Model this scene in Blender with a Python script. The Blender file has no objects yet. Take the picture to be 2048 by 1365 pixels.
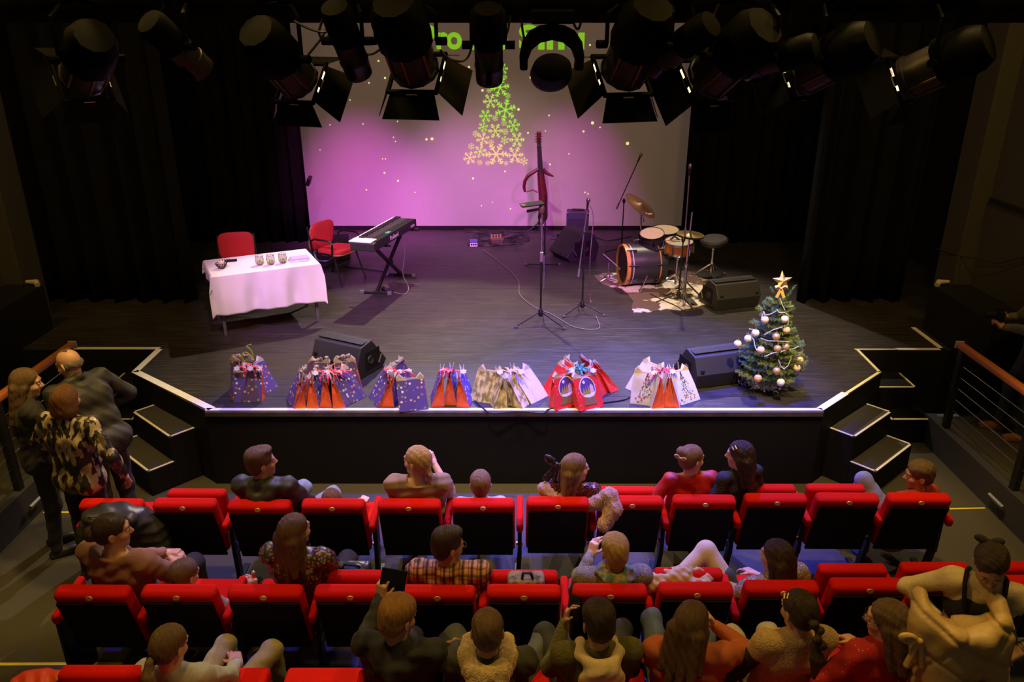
import bpy, bmesh, math, random
import numpy as np
from mathutils import Vector, Matrix, Euler
R = math.radians
random.seed(7); RNG = np.random.default_rng(7)
scene = bpy.context.scene; COL = scene.collection
# ------------------------------------------------------------------ camera
F = 1560.0; TH = R(21.8); CAMZ = 4.12; S = 0.795        # S = stage height above the hall floor
cam = bpy.data.objects.new('camera', bpy.data.cameras.new('camera')); COL.objects.link(cam)
cam.location = (0, 0, CAMZ); cam.rotation_euler = (math.pi/2 - TH, 0, 0)
cam.data.sensor_width = 36; cam.data.lens = F/2048*36; cam.data.clip_start = .05; cam.data.clip_end = 100
scene.camera = cam
# ------------------------------------------------------------------ colour management, world
vs = scene.view_settings; vs.view_transform = 'Standard'; vs.look = 'None'; vs.gamma = 1; vs.exposure = 0.0
vs.use_curve_mapping = False
w = bpy.data.worlds.new('hall_air'); scene.world = w; w.use_nodes = True
w.node_tree.nodes['Background'].inputs[0].default_value = (1.0, .88, .66, 1)
w.node_tree.nodes['Background'].inputs[1].default_value = 0.045
# ------------------------------------------------------------------ lights (theatre lamps out of view above the stage and the hall)
def lamp(name, kind, loc, target, colr, power, size=.15, angle=60, blend=.4):
    d = bpy.data.lights.new(name, kind); d.energy = power; d.color = colr
    o = bpy.data.objects.new(name, d); COL.objects.link(o); o.location = loc
    o.rotation_euler = (Vector(target) - Vector(loc)).to_track_quat('-Z', 'Y').to_euler()
    if kind == 'SPOT': d.spot_size = R(angle); d.spot_blend = blend; d.shadow_soft_size = size
    elif kind == 'AREA': d.size = size
    else: d.shadow_soft_size = size
    return o
WARM = (1, .80, .58); YEL = (1, .60, .12); PUR = (.52, .16, 1.0); BLU = (.05, .065, 1.0); MAG = (1.0, .12, .85)
lamp('stage_top_lamp', 'SPOT', (-1.2, 12.4, 6.4), (-1.1, 7.9, S), WARM, 1750, .07, 46, .3)
lamp('stage_top_lamp', 'SPOT', (2.6, 12.2, 6.4), (1.9, 8.9, S), WARM, 1050, .07, 50, .5)
lamp('front_lamp', 'SPOT', (-1.7, 5.2, 4.75), (-2.0, 9.1, S+.2), (1, .66, .58), 600, .08, 42, .6)
lamp('front_lamp', 'SPOT', (2.3, 5.2, 4.75), (2.3, 8.0, S+.2), (1, .72, .38), 850, .08, 46, .6)
lamp('bag_lamp', 'SPOT', (-.3, 5.35, 4.75), (-.3, 7.35, S), (1, .74, .52), 430, .08, 64, .4)
lamp('purple_lamp', 'SPOT', (-2.9, 5.1, 5.6), (-1.4, 10.6, S), PUR, 1500, .09, 46, .7)
lamp('purple_lamp', 'SPOT', (2.6, 5.1, 5.6), (-.4, 11.2, S), (.75, .06, .9), 1900, .09, 38, .7)
lamp('blue_lamp', 'SPOT', (-1.6, 7.5, 5.7), (-1.4, 5.7, 0), BLU, 1500, .07, 44, .5)
lamp('blue_lamp', 'SPOT', (1.3, 7.5, 5.7), (1.0, 6.2, 0), BLU, 3600, .07, 50, .5)
lamp('blue_lamp', 'SPOT', (2.2, 7.9, 5.7), (1.2, 7.4, S), BLU, 2600, .07, 54, .7)
lamp('magenta_lamp', 'SPOT', (-2.6, 10.2, 5.9), (-2.6, 13.7, .55), MAG, 2100, .09, 34, 1.0)
lamp('magenta_lamp', 'SPOT', (1.0, 10.2, 5.9), (1.0, 13.7, 1.1), MAG, 1100, .09, 30, 1.0)
lamp('magenta_lamp', 'SPOT', (-.9, 10.2, 5.9), (-.8, 13.7, .6), MAG, 1100, .09, 34, 1.0)
lamp('pink_lamp', 'SPOT', (-.3, 9.7, 5.9), (-.3, 13.7, .45), (1, .60, .62), 800, .09, 46, 1.0)
lamp('house_lamp', 'AREA', (-2.3, 3.6, 7.6), (-2.3, 4.4, 0), YEL, 140, .7)
lamp('house_lamp', 'AREA', (2.3, 3.6, 7.6), (2.3, 4.4, 0), YEL, 140, .7)
lamp('house_lamp', 'SPOT', (-1.9, 5.3, 6.6), (-1.9, 4.9, 0), (1, .66, .22), 750, .2, 62, .5)
lamp('house_lamp', 'SPOT', (1.9, 5.3, 6.6), (1.9, 4.9, 0), (1, .66, .22), 750, .2, 62, .5)
lamp('house_lamp', 'AREA', (-5.2, 5.2, 6.6), (-3.8, 5.6, 0), YEL, 60, .5)
lamp('house_lamp', 'AREA', (5.2, 5.2, 6.6), (3.8, 5.6, 0), YEL, 60, .5)
# ------------------------------------------------------------------ pixels of the photograph to points of the place
def ray(u, v):
    a = (u-1024)/F; b = (v-682.5)/F
    return np.array((a, math.cos(TH)-b*math.sin(TH), -math.sin(TH)-b*math.cos(TH)))
def PZ(u, v, z=S):
    d = ray(u, v); t = (z-CAMZ)/d[2]; return Vector((d[0]*t, d[1]*t, z))
def PY(u, v, y):
    d = ray(u, v); t = y/d[1]; return Vector((d[0]*t, y, CAMZ+d[2]*t))
# ------------------------------------------------------------------ materials
MATS = {}
def mat(name, colr, rough=.6, metal=0., var=.12, scale=30., bump=0., bscale=None, emit=0., spec=.5, sheen=0., col2=None, alpha=1., trans=0., stretch=None, detail=3.):
    if name in MATS: return MATS[name]
    m = bpy.data.materials.new(name); m.use_nodes = True; nt = m.node_tree; N = nt.nodes; L = nt.links
    b = N['Principled BSDF']; b.inputs['Roughness'].default_value = rough; b.inputs['Metallic'].default_value = metal
    b.inputs['Specular IOR Level'].default_value = spec
    tc = N.new('ShaderNodeTexCoord'); src = tc.outputs['Object']
    if stretch:
        mp = N.new('ShaderNodeMapping'); mp.inputs['Scale'].default_value = stretch; L.new(src, mp.inputs[0]); src = mp.outputs[0]
    nz = N.new('ShaderNodeTexNoise'); nz.inputs['Scale'].default_value = scale; nz.inputs['Detail'].default_value = detail; L.new(src, nz.inputs['Vector'])
    mx = N.new('ShaderNodeMix'); mx.data_type = 'RGBA'
    c = np.array(colr[:3]); c2 = np.array(col2) if col2 is not None else np.clip(c*(1-2*var), 0, 1)
    mx.inputs[6].default_value = (*np.clip(c*(1+(var if col2 is None else 0)), 0, 1), 1); mx.inputs[7].default_value = (*c2, 1)
    if col2 is not None:
        rp = N.new('ShaderNodeValToRGB'); rp.color_ramp.elements[0].position = .42; rp.color_ramp.elements[1].position = .58
        L.new(nz.outputs['Fac'], rp.inputs[0]); L.new(rp.outputs[0], mx.inputs[0])
    else: L.new(nz.outputs['Fac'], mx.inputs[0])
    L.new(mx.outputs[2], b.inputs['Base Color'])
    if bump:
        n2 = N.new('ShaderNodeTexNoise'); n2.inputs['Scale'].default_value = bscale or scale*3; n2.inputs['Detail'].default_value = 4; L.new(src, n2.inputs['Vector'])
        bp = N.new('ShaderNodeBump'); bp.inputs['Strength'].default_value = bump; bp.inputs['Distance'].default_value = .01; L.new(n2.outputs['Fac'], bp.inputs['Height']); L.new(bp.outputs[0], b.inputs['Normal'])
    if emit: b.inputs['Emission Strength'].default_value = emit; L.new(mx.outputs[2], b.inputs['Emission Color'])
    if sheen: b.inputs['Sheen Weight'].default_value = sheen; b.inputs['Sheen Tint'].default_value = (*np.clip(c*1.3+.01, 0, 1), 1)
    if trans: b.inputs['Transmission Weight'].default_value = trans
    b.inputs['Alpha'].default_value = alpha
    MATS[name] = m; return m
def nodes(m): return m.node_tree.nodes, m.node_tree.links, m.node_tree.nodes['Principled BSDF']
# ------------------------------------------------------------------ objects
ORG = {}
def tag(o, label, cat=None, group=None, kind=None):
    if label: o['label'] = label
    if cat: o['category'] = cat
    if group: o['group'] = group
    if kind: o['kind'] = kind
    return o
def thing(name, label, cat, loc=(0, 0, 0), rotz=0., group=None):
    o = bpy.data.objects.new(name, None); COL.objects.link(o); o.location = loc; o.rotation_euler = (0, 0, rotz); o.empty_display_size = .1
    return tag(o, label, cat, group)
def link(name, me, parent=None, loc=None, rot=None):
    o = bpy.data.objects.new(name, me); COL.objects.link(o)
    if parent is not None: o.parent = parent
    if loc is not None: o.location = loc
    if rot is not None: o.rotation_euler = rot
    return o
def copy_tree(o, parent=None):
    c = o.copy(); COL.objects.link(c); c.parent = parent
    for ch in o.children: copy_tree(ch, c)
    return c
def frame(ax):
    ax = Vector(ax).normalized(); h = Vector((0, 0, 1)) if abs(ax.z) < .9 else Vector((1, 0, 0))
    a = ax.cross(h).normalized(); return a, ax.cross(a).normalized(), ax
class MB:
    """collects shapes; build() links them as one mesh object"""
    def __init__(s, off=(0, 0, 0)): s.v = []; s.f = []; s.mi = []; s.o = Vector(off); s.cur = 0
    def add(s, vs_, fs):
        n = len(s.v); s.v += [tuple(Vector(p)-s.o) for p in vs_]; s.f += [tuple(n+i for i in f) for f in fs]; s.mi += [s.cur]*len(fs); return s
    def box(s, c, size, rot=None, taper=1.):
        c = Vector(c); hx, hy, hz = [q/2 for q in size]; ps = []
        for z in (-1, 1):
            t = taper if z > 0 else 1.
            for x, y in ((-1, -1), (1, -1), (1, 1), (-1, 1)): ps.append(Vector((x*hx*t, y*hy*t, z*hz)))
        if rot is not None:
            m = rot if isinstance(rot, Matrix) else Euler(rot).to_matrix()
            ps = [m @ p for p in ps]
        return s.add([p+c for p in ps], [(3, 2, 1, 0), (4, 5, 6, 7), (0, 1, 5, 4), (1, 2, 6, 5), (2, 3, 7, 6), (3, 0, 4, 7)])
    def bar(s, a, b, w, h=None, up=(0, 0, 1)):
        a = Vector(a); b = Vector(b); h = h or w; ax = (b-a).normalized(); up = Vector(up)
        if abs(ax.dot(up)) > .98: up = Vector((0, 1, 0))
        x = ax.cross(up).normalized(); y = x.cross(ax).normalized(); ps = []
        for p in (a, b):
            for i, j in ((-1, -1), (1, -1), (1, 1), (-1, 1)): ps.append(p+x*(i*w/2)+y*(j*h/2))
        return s.add(ps, [(3, 2, 1, 0), (4, 5, 6, 7), (0, 1, 5, 4), (1, 2, 6, 5), (2, 3, 7, 6), (3, 0, 4, 7)])
    def tube(s, pts, r, n=8, closed=False, caps=True):
        pts = [Vector(p) for p in pts]; m = len(pts); rr = r if isinstance(r, (list, tuple)) else [r]*m
        vsv = []; fs = []; pa = None
        for i, p in enumerate(pts):
            if closed: t = pts[(i+1) % m]-pts[i-1]
            else: t = pts[min(i+1, m-1)]-pts[max(i-1, 0)]
            if t.length < 1e-9: t = Vector((0, 0, 1))
            t.normalize()
            if pa is None: pa = frame(t)[0]
            a = pa - t*pa.dot(t)
            if a.length < 1e-6: a = frame(t)[0]
            a.normalize(); b = t.cross(a); pa = a
            for k in range(n):
                g = 2*math.pi*k/n; vsv.append(p+(a*math.cos(g)+b*math.sin(g))*rr[i])
        for i in range(m if closed else m-1):
            j = (i+1) % m
            for k in range(n): fs.append((i*n+k, i*n+(k+1) % n, j*n+(k+1) % n, j*n+k))
        if caps and not closed: fs += [tuple(range(n-1, -1, -1)), tuple((m-1)*n+k for k in range(n))]
        return s.add(vsv, fs)
    def cyl(s, a, b, r, r2=None, n=16): return s.tube([a, b], [r, r if r2 is None else r2], n)
    def lathe(s, prof, n=20, c=(0, 0, 0), ax=(0, 0, 1), sx=1., sy=1.):
        a, b, t = frame(ax); c = Vector(c); vsv = []; fs = []; m = len(prof)
        for r, z in prof:
            for k in range(n):
                g = 2*math.pi*k/n; vsv.append(c+t*z+a*(r*math.cos(g)*sx)+b*(r*math.sin(g)*sy))
        for i in range(m-1):
            for k in range(n): fs.append((i*n+k, i*n+(k+1) % n, (i+1)*n+(k+1) % n, (i+1)*n+k))
        if prof[0][0] > 1e-5: fs.append(tuple(range(n-1, -1, -1)))
        if prof[-1][0] > 1e-5: fs.append(tuple((m-1)*n+k for k in range(n)))
        return s.add(vsv, fs)
    def ball(s, c, r, n=12, rz=None):
        rz = rz or r; return s.lathe([(max(r*math.sin(math.pi*i/(n//2+2)), 1e-6), -rz*math.cos(math.pi*i/(n//2+2))) for i in range(n//2+3)], n, c)
    def prism(s, poly, h, M=None):
        M = M or Matrix.Identity(4); n = len(poly)
        ps = [M @ Vector((x, y, 0)) for x, y in poly]+[M @ Vector((x, y, h)) for x, y in poly]
        return s.add(ps, [tuple(range(n-1, -1, -1)), tuple(range(n, 2*n))]+[(i, (i+1) % n, n+(i+1) % n, n+i) for i in range(n)])
    def quad(s, *ps): return s.add(ps, [tuple(range(len(ps)))])
    def build(s, name, mats, parent=None, loc=None, rot=None, smooth=False, bev=0., seg=2, solid=0., sub=0):
        me = bpy.data.meshes.new(name); me.from_pydata(s.v, [], s.f)
        for m in (mats if isinstance(mats, (list, tuple)) else [mats]): me.materials.append(m)
        if any(s.mi): me.polygons.foreach_set('material_index', s.mi)
        bm = bmesh.new(); bm.from_mesh(me); bmesh.ops.recalc_face_normals(bm, faces=bm.faces); bm.to_mesh(me); bm.free()
        if smooth: me.polygons.foreach_set('use_smooth', [True]*len(me.polygons))
        o = link(name, me, parent, loc, rot)
        if solid: q = o.modifiers.new('thickness', 'SOLIDIFY'); q.thickness = solid; q.offset = 0
        if bev: q = o.modifiers.new('bevel', 'BEVEL'); q.width = bev; q.segments = seg; q.limit_method = 'ANGLE'; q.angle_limit = R(40)
        if smooth and not sub:
            try: me.set_sharp_from_angle(angle=R(42))
            except Exception: pass
        if sub: q = o.modifiers.new('sub', 'SUBSURF'); q.levels = q.render_levels = sub
        return o
# ------------------------------------------------------------------ implicit surfaces for soft shapes (bodies, hair, coats)
class SDF:
    def __init__(s, k=.03): s.p = []; s.M = Matrix.Identity(4); s.k = k
    def _t(s, p): return np.array(s.M @ Vector(p))
    def _s(s): return s.M.to_scale()[0]
    def cap(s, a, b, ra, rb=None, k=None, op='u', flat=None):
        sc = s._s(); rb = ra if rb is None else rb; s.p.append(('c', op, s._t(a), s._t(b), ra*sc, rb*sc, (s.k if k is None else k)*sc)); return s
    def chain(s, pts, rs, k=None):
        rs = rs if isinstance(rs, (list, tuple)) else [rs]*len(pts)
        for i in range(len(pts)-1): s.cap(pts[i], pts[i+1], rs[i], rs[i+1], k)
        return s
    def ell(s, c, r, rot=None, k=None, op='u'):
        sc = s._s(); m = np.array(s.M.to_3x3().normalized())
        if rot is not None: m = m @ np.array(Euler(rot).to_matrix())
        s.p.append(('e', op, s._t(c), np.array(r)*sc, m, None, (s.k if k is None else k)*sc)); return s
    def rbox(s, c, h, r, rot=None, k=None, op='u'):
        sc = s._s(); m = np.array(s.M.to_3x3().normalized())
        if rot is not None: m = m @ np.array(Euler(rot).to_matrix())
        s.p.append(('b', op, s._t(c), np.array(h)*sc, m, r*sc, (s.k if k is None else k)*sc)); return s
    def bbox(s):
        lo = []; hi = []
        for q in s.p:
            if q[1] != 'u': continue
            if q[0] == 'c':
                rr = max(q[4], q[5]); lo.append(np.minimum(q[2], q[3])-rr); hi.append(np.maximum(q[2], q[3])+rr)
            else:
                e = np.abs(q[4]) @ (q[3]+(q[5] or 0)); lo.append(q[2]-e); hi.append(q[2]+e)
        return np.min(lo, 0), np.max(hi, 0)
    def mesh(s, name, h, mats, parent=None, disp=None, clip=None, matfn=None, loc=None):
        lo, hi = s.bbox(); lo = lo-3*h; hi = hi+3*h
        n = np.ceil((hi-lo)/h).astype(int)+1
        ax = [lo[i]+h*np.arange(n[i], dtype=np.float32) for i in range(3)]
        D = np.full(n, 1., np.float32)
        for q in s.p:
            k = q[6]
            if q[0] == 'c': rr = max(q[4], q[5]); bl = np.minimum(q[2], q[3])-rr; bh = np.maximum(q[2], q[3])+rr
            else: e = np.abs(q[4]) @ (q[3]+(q[5] or 0)); bl = q[2]-e; bh = q[2]+e
            mg = k+3*h
            i0 = np.clip(np.floor((bl-mg-lo)/h).astype(int), 0, n-1); i1 = np.clip(np.ceil((bh+mg-lo)/h).astype(int)+1, 1, n)
            if np.any(i1 <= i0): continue
            X = ax[0][i0[0]:i1[0], None, None]; Y = ax[1][None, i0[1]:i1[1], None]; Z = ax[2][None, None, i0[2]:i1[2]]
            x = (X-q[2][0]).astype(np.float32); y = (Y-q[2][1]).astype(np.float32); z = (Z-q[2][2]).astype(np.float32)
            if q[0] == 'c':
                ba = (q[3]-q[2]).astype(np.float32); l2 = float(ba @ ba)+1e-9
                t = np.clip((x*ba[0]+y*ba[1]+z*ba[2])/l2, 0, 1)
                d = np.sqrt((x-t*ba[0])**2+(y-t*ba[1])**2+(z-t*ba[2])**2)-(q[4]+(q[5]-q[4])*t)
            else:
                m = q[4].astype(np.float32)
                lx = x*m[0, 0]+y*m[1, 0]+z*m[2, 0]; ly = x*m[0, 1]+y*m[1, 1]+z*m[2, 1]; lz = x*m[0, 2]+y*m[1, 2]+z*m[2, 2]
                if q[0] == 'e':
                    r = q[3]; k0 = np.sqrt((lx/r[0])**2+(ly/r[1])**2+(lz/r[2])**2); k1 = np.sqrt((lx/r[0]**2)**2+(ly/r[1]**2)**2+(lz/r[2]**2)**2)+1e-6
                    d = k0*(k0-1)/k1
                else:
                    r = q[3]; ex = np.maximum(np.abs(lx)-r[0], 0); ey = np.maximum(np.abs(ly)-r[1], 0); ez = np.maximum(np.abs(lz)-r[2], 0)
                    d = np.sqrt(ex**2+ey**2+ez**2)+np.minimum(np.maximum(np.maximum(np.abs(lx)-r[0], np.abs(ly)-r[1]), np.abs(lz)-r[2]), 0)-q[5]
            sl = D[i0[0]:i1[0], i0[1]:i1[1], i0[2]:i1[2]]
            if q[1] == 'u': a, b = sl, d
            else: a, b = -sl, d
            if k > 1e-5:
                hh = np.maximum(k-np.abs(a-b), 0)/k; res = np.minimum(a, b)-hh*hh*k*.25
            else: res = np.minimum(a, b)
            if q[1] == 's':   # subtract: max(D,-d)
                a, b = sl, -d; hh = np.maximum(k-np.abs(a-b), 0)/max(k, 1e-5); res = np.maximum(a, b)+hh*hh*k*.25
            D[i0[0]:i1[0], i0[1]:i1[1], i0[2]:i1[2]] = res
        if disp is not None: D = D+disp(ax[0][:, None, None], ax[1][None, :, None], ax[2][None, None, :]).astype(np.float32)
        if clip is not None: D = np.maximum(D, clip(ax[0][:, None, None], ax[1][None, :, None], ax[2][None, None, :]).astype(np.float32))
        V, Q = nets(D); V = V*h+lo
        me = bpy.data.meshes.new(name); me.vertices.add(len(V)); me.vertices.foreach_set('co', V.astype(np.float32).ravel())
        me.loops.add(len(Q)*4); me.loops.foreach_set('vertex_index', Q.astype(np.int32).ravel())
        me.polygons.add(len(Q)); me.polygons.foreach_set('loop_start', np.arange(0, len(Q)*4, 4, dtype=np.int32))
        me.polygons.foreach_set('use_smooth', np.ones(len(Q), bool))
        for m in (mats if isinstance(mats, (list, tuple)) else [mats]): me.materials.append(m)
        if matfn is not None:
            c = V[Q].mean(1); me.polygons.foreach_set('material_index', matfn(c).astype(np.int32))
        me.update(); me.validate()
        return link(name, me, parent, loc)
def nets(D):
    ins = D < 0; n = np.array(D.shape)-1
    c = [ins[i:n[0]+i, j:n[1]+j, k:n[2]+k] for i in (0, 1) for j in (0, 1) for k in (0, 1)]
    cnt = sum(a.astype(np.int8) for a in c); act = (cnt > 0) & (cnt < 8)
    I = np.argwhere(act); idx = np.full(act.shape, -1, np.int32); idx[act] = np.arange(len(I))
    offs = np.array([(i, j, k) for i in (0, 1) for j in (0, 1) for k in (0, 1)])
    vals = np.stack([D[I[:, 0]+o[0], I[:, 1]+o[1], I[:, 2]+o[2]] for o in offs], 1)
    acc = np.zeros((len(I), 3), np.float32); w_ = np.zeros((len(I), 1), np.float32)
    for a in range(8):
        for b in range(a+1, 8):
            if np.abs(offs[a]-offs[b]).sum() != 1: continue
            va, vb = vals[:, a], vals[:, b]; m = (va < 0) != (vb < 0)
            t = np.where(m, va/np.where(m, va-vb, 1), 0)[:, None]
            acc += np.where(m[:, None], offs[a]+t*(offs[b]-offs[a]), 0); w_ += m[:, None]
    V = I+acc/np.maximum(w_, 1); Q = []
    for axs in range(3):
        sa = [slice(None)]*3; sb = [slice(None)]*3; sa[axs] = slice(0, -1); sb[axs] = slice(1, None)
        A = ins[tuple(sa)]; B = ins[tuple(sb)]; E = np.argwhere(A != B)
        if not len(E): continue
        u, v = (axs+1) % 3, (axs+2) % 3
        ok = (E[:, u] > 0) & (E[:, v] > 0) & (E[:, u] < n[u]) & (E[:, v] < n[v]); E = E[ok]
        def cell(du, dv):
            J = E.copy(); J[:, u] -= du; J[:, v] -= dv; return idx[J[:, 0], J[:, 1], J[:, 2]]
        q = np.stack([cell(1, 1), cell(0, 1), cell(0, 0), cell(1, 0)], 1)
        fl = A[E[:, 0], E[:, 1], E[:, 2]]; q = np.where(fl[:, None], q, q[:, ::-1]); Q.append(q[(q >= 0).all(1)])
    return V, np.concatenate(Q)
def wob(amp, freq, seed=0):
    r = np.random.default_rng(seed); ks = r.normal(size=(4, 3))*freq; ph = r.uniform(0, 6.28, 4)
    return lambda x, y, z: amp*sum(np.sin(k[0]*x+k[1]*y+k[2]*z+p) for k, p in zip(ks, ph))/2
# ------------------------------------------------------------------ shared materials
def black(name='black_paint', v=.011, rough=.7, **k): return mat(name, (v, v*.97, v*.95), rough, spec=.15, **k)
m_black = black(); m_drape = mat('black_velvet', (.007, .0068, .0068), .95, spec=.04, var=.2, scale=8, bump=.1, bscale=200)
m_carpet = mat('grey_carpet', (.10, .092, .075), .95, var=.35, scale=160, bump=.7, bscale=240, spec=.1)
m_gcarpet = mat('gallery_carpet', (.085, .08, .068), .95, var=.35, scale=130, bump=.6, bscale=240, spec=.1)
m_wall = mat('olive_wall', (.034, .032, .02), .85, var=.08, scale=6, bump=.05)
m_white = mat('white_tape', (.86, .84, .84), .6, var=.1, scale=14)
m_ytape = mat('pale_yellow_edge', (.85, .80, .42), .6, var=.1, scale=14)
m_yline = mat('yellow_line_paint', (.80, .68, .08), .6, var=.15, scale=20)
m_steel = mat('chrome', (.72, .70, .70), .22, 1., var=.05)
m_bmetal = mat('black_metal', (.018, .0175, .018), .42, .3, var=.1)
m_wood = mat('orange_varnished_wood', (.60, .18, .045), .35, var=.25, scale=9, stretch=(1, .12, 1))
m_cable = mat('black_cable', (.02, .02, .02), .5)
def vinyl():
    m = mat('stage_vinyl', (.031, .027, .029), .44, var=.3, scale=3.2, spec=.35); N, L, b = nodes(m)
    tc = N.new('ShaderNodeTexCoord')
    hs = None
    for ang, sc in ((.2, 1.), (-.35, 1.3), (1.1, .8)):
        mp = N.new('ShaderNodeMapping'); mp.inputs['Rotation'].default_value = (0, 0, ang); mp.inputs['Scale'].default_value = (1.6*sc, 110*sc, 1)
        L.new(tc.outputs['Object'], mp.inputs[0]); nz = N.new('ShaderNodeTexNoise'); nz.inputs['Scale'].default_value = 1.3; nz.inputs['Detail'].default_value = 5
        nz.inputs['Distortion'].default_value = .6; L.new(mp.outputs[0], nz.inputs['Vector'])
        r = N.new('ShaderNodeValToRGB'); r.color_ramp.elements[0].position = .61; r.color_ramp.elements[1].position = .70; L.new(nz.outputs['Fac'], r.inputs[0])
        if hs is None: hs = r.outputs[0]
        else:
            a = N.new('ShaderNodeMath'); a.operation = 'MAXIMUM'; L.new(hs, a.inputs[0]); L.new(r.outputs[0], a.inputs[1]); hs = a.outputs[0]
    old = b.inputs['Base Color'].links[0].from_socket
    mx = N.new('ShaderNodeMix'); mx.data_type = 'RGBA'; mu = N.new('ShaderNodeMath'); mu.operation = 'MULTIPLY'; mu.inputs[1].default_value = .8
    L.new(hs, mu.inputs[0]); L.new(mu.outputs[0], mx.inputs[0]); L.new(old, mx.inputs[6]); mx.inputs[7].default_value = (.125, .115, .12, 1); L.new(mx.outputs[2], b.inputs['Base Color'])
    bp = N.new('ShaderNodeBump'); bp.inputs['Strength'].default_value = .25; bp.inputs['Distance'].default_value = .004; L.new(hs, bp.inputs['Height']); L.new(bp.outputs[0], b.inputs['Normal'])
    return m
m_vinyl = vinyl()
def struct(o): o['kind'] = 'structure'; return o
# ------------------------------------------------------------------ hall floor, low side walls, galleries
fl = struct(MB().box((0, 3.9, -.05), (8.95, 9.0, .1)).build('floor', m_carpet))
struct(MB().box((0, 1.3, .05), (7.0, 4.4, .2)).build('floor_row_platform', m_carpet, bev=.01))
gx = {-1: (-4.35, -5.95), 1: (4.43, 5.38)}
for sd, nm in ((-1, 'left'), (1, 'right')):
    x0, x1 = gx[sd]
    struct(MB().box(((x0+x1)/2, 3.7, .1), (abs(x1-x0), 7.5, .34)).build('floor_gallery_'+nm, m_gcarpet))
    struct(MB().box((x0+sd*.03, 3.7, .14), (.1, 7.46, .36)).build('wall_low_'+nm, mat('navy_skirting', (.035, .034, .05), .8), bev=.006))
    wx = x1+sd*.1
    struct(MB().box((wx, 4., 3.2), (.2, 11, 6.8)).build('wall_'+nm, m_wall))
    struct(MB().box((x1-sd*.1, 8.95, 3.2), (.22, .42, 6.4)).build('wall_pilaster_'+nm, m_wall, bev=.01))
    struct(MB().bar((x1-sd*.015, 2, 2.35), (x1-sd*.015, 8.7, 2.35), .05, .04).build('trim_'+('1' if sd < 0 else '2'), m_black))
    o = MB().box((x1-sd*.24, 8.1, .85), (.46, 1.25, 1.0)).build('equipment_cabinet', m_black, bev=.02)
    tag(o, 'black cabinet against the %s wall beside the stage' % nm, 'cabinet')
    o = MB().tube([(x1-sd*.46, 8.62, 1.37), (x1-sd*.43, 8.66, 1.39), (x1-sd*.3, 8.68, 1.39)], [.03, .035, .02], 10).build('cleaning_roll', mat('cream_paper', (.5, .46, .36), .8), smooth=True)
    tag(o, 'cream paper roll on the black cabinet by the %s wall' % nm, 'paper roll')
# back wall and flies
struct(MB().box((0, 14.6, 3.5), (12.6, .2, 8)).build('wall_back', m_black))
for sd, nm in ((-1, 'left'), (1, 'right')): struct(MB().box((sd*6.3, 12., 3.5), (.2, 5.4, 8)).build('wall_stage_'+nm, m_black))
# ------------------------------------------------------------------ the stage
poly = [(-2.88, 6.55), (2.92, 6.55), (3.86, 7.43), (3.88, 8.04), (4.82, 8.04), (5.5, 8.04), (6.2, 8.3), (6.2, 14.5), (-6.2, 14.5), (-6.2, 8.3), (-5.5, 8.06), (-4.86, 8.06), (-3.98, 8.06), (-3.97, 7.43)]
M0 = Matrix.Identity(4)
st = struct(MB().prism(poly, S-.006).build('stage_platform', m_black))
struct(MB().box((.02, 6.545, S-.03), (5.8, .03, .05)).build('trim_3', mat('worn_lip', (.09, .075, .06), .5, var=.4, scale=9), bev=.004))
def clip_band(pl, y0, y1):
    for s_, lim in ((1, y0), (-1, -y1)):
        out = []
        for i in range(len(pl)):
            a, b = pl[i-1], pl[i]; ia, ib = s_*a[1] >= lim, s_*b[1] >= lim
            if ia != ib:
                t = (lim*s_-a[1])/(b[1]-a[1]); out.append((a[0]+t*(b[0]-a[0]), lim*s_))
            if ib: out.append(b)
        pl = out
    return pl
seams = [6.55, 6.86, 7.98, 9.07, 10.26, 11.4, 12.5, 13.6, 14.5]
for a, b in zip(seams[:-1], seams[1:]):
    pl = clip_band(poly, a+.003, b-.003)
    o = MB().prism(pl, .006, Matrix.Translation((0, 0, S-.006))).build('vinyl_strip', m_vinyl, st)
# tape along the edges
ntr = [3]
def strip(a, b, wd, m, z, side=0., h=.004, parent=None, name=None):
    a = Vector((a[0], a[1], 0)); b = Vector((b[0], b[1], 0)); d = (b-a).normalized(); n = Vector((-d.y, d.x, 0))
    p = [a+n*(side*wd), b+n*(side*wd), b+n*((side+1)*wd), a+n*((side+1)*wd)]
    ntr[0] += 1
    o = MB().prism([(q.x, q.y) for q in p], h, Matrix.Translation((0, 0, z))).build(name or 'trim_%d' % ntr[0], m, parent)
    if parent is None: o['kind'] = 'structure'
    return o
E = poly
strip(E[0], E[1], .05, m_white, S, 0); strip(E[13], (-2.85, 6.555), .075, m_white, S, 0)
strip(E[12], E[13], .07, m_white, S, 0); strip((-4.95, 8.06), (-3.95, 8.06), .06, m_white, S, 0)
strip(E[1], (3.30, 6.905), .07, m_white, S, 0); strip((3.30, 6.905), E[2], .03, m_ytape, S, .3)
strip(E[2], E[3], .03, m_ytape, S, .3); strip((3.83, 8.05), (4.32, 8.05), .02, m_ytape, S, 0)
strip((4.3, 8.04), (4.84, 8.04), .055, m_white, S, 0); strip((4.84, 8.04), (4.84, 8.75), .055, m_white, S, 0)
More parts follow.
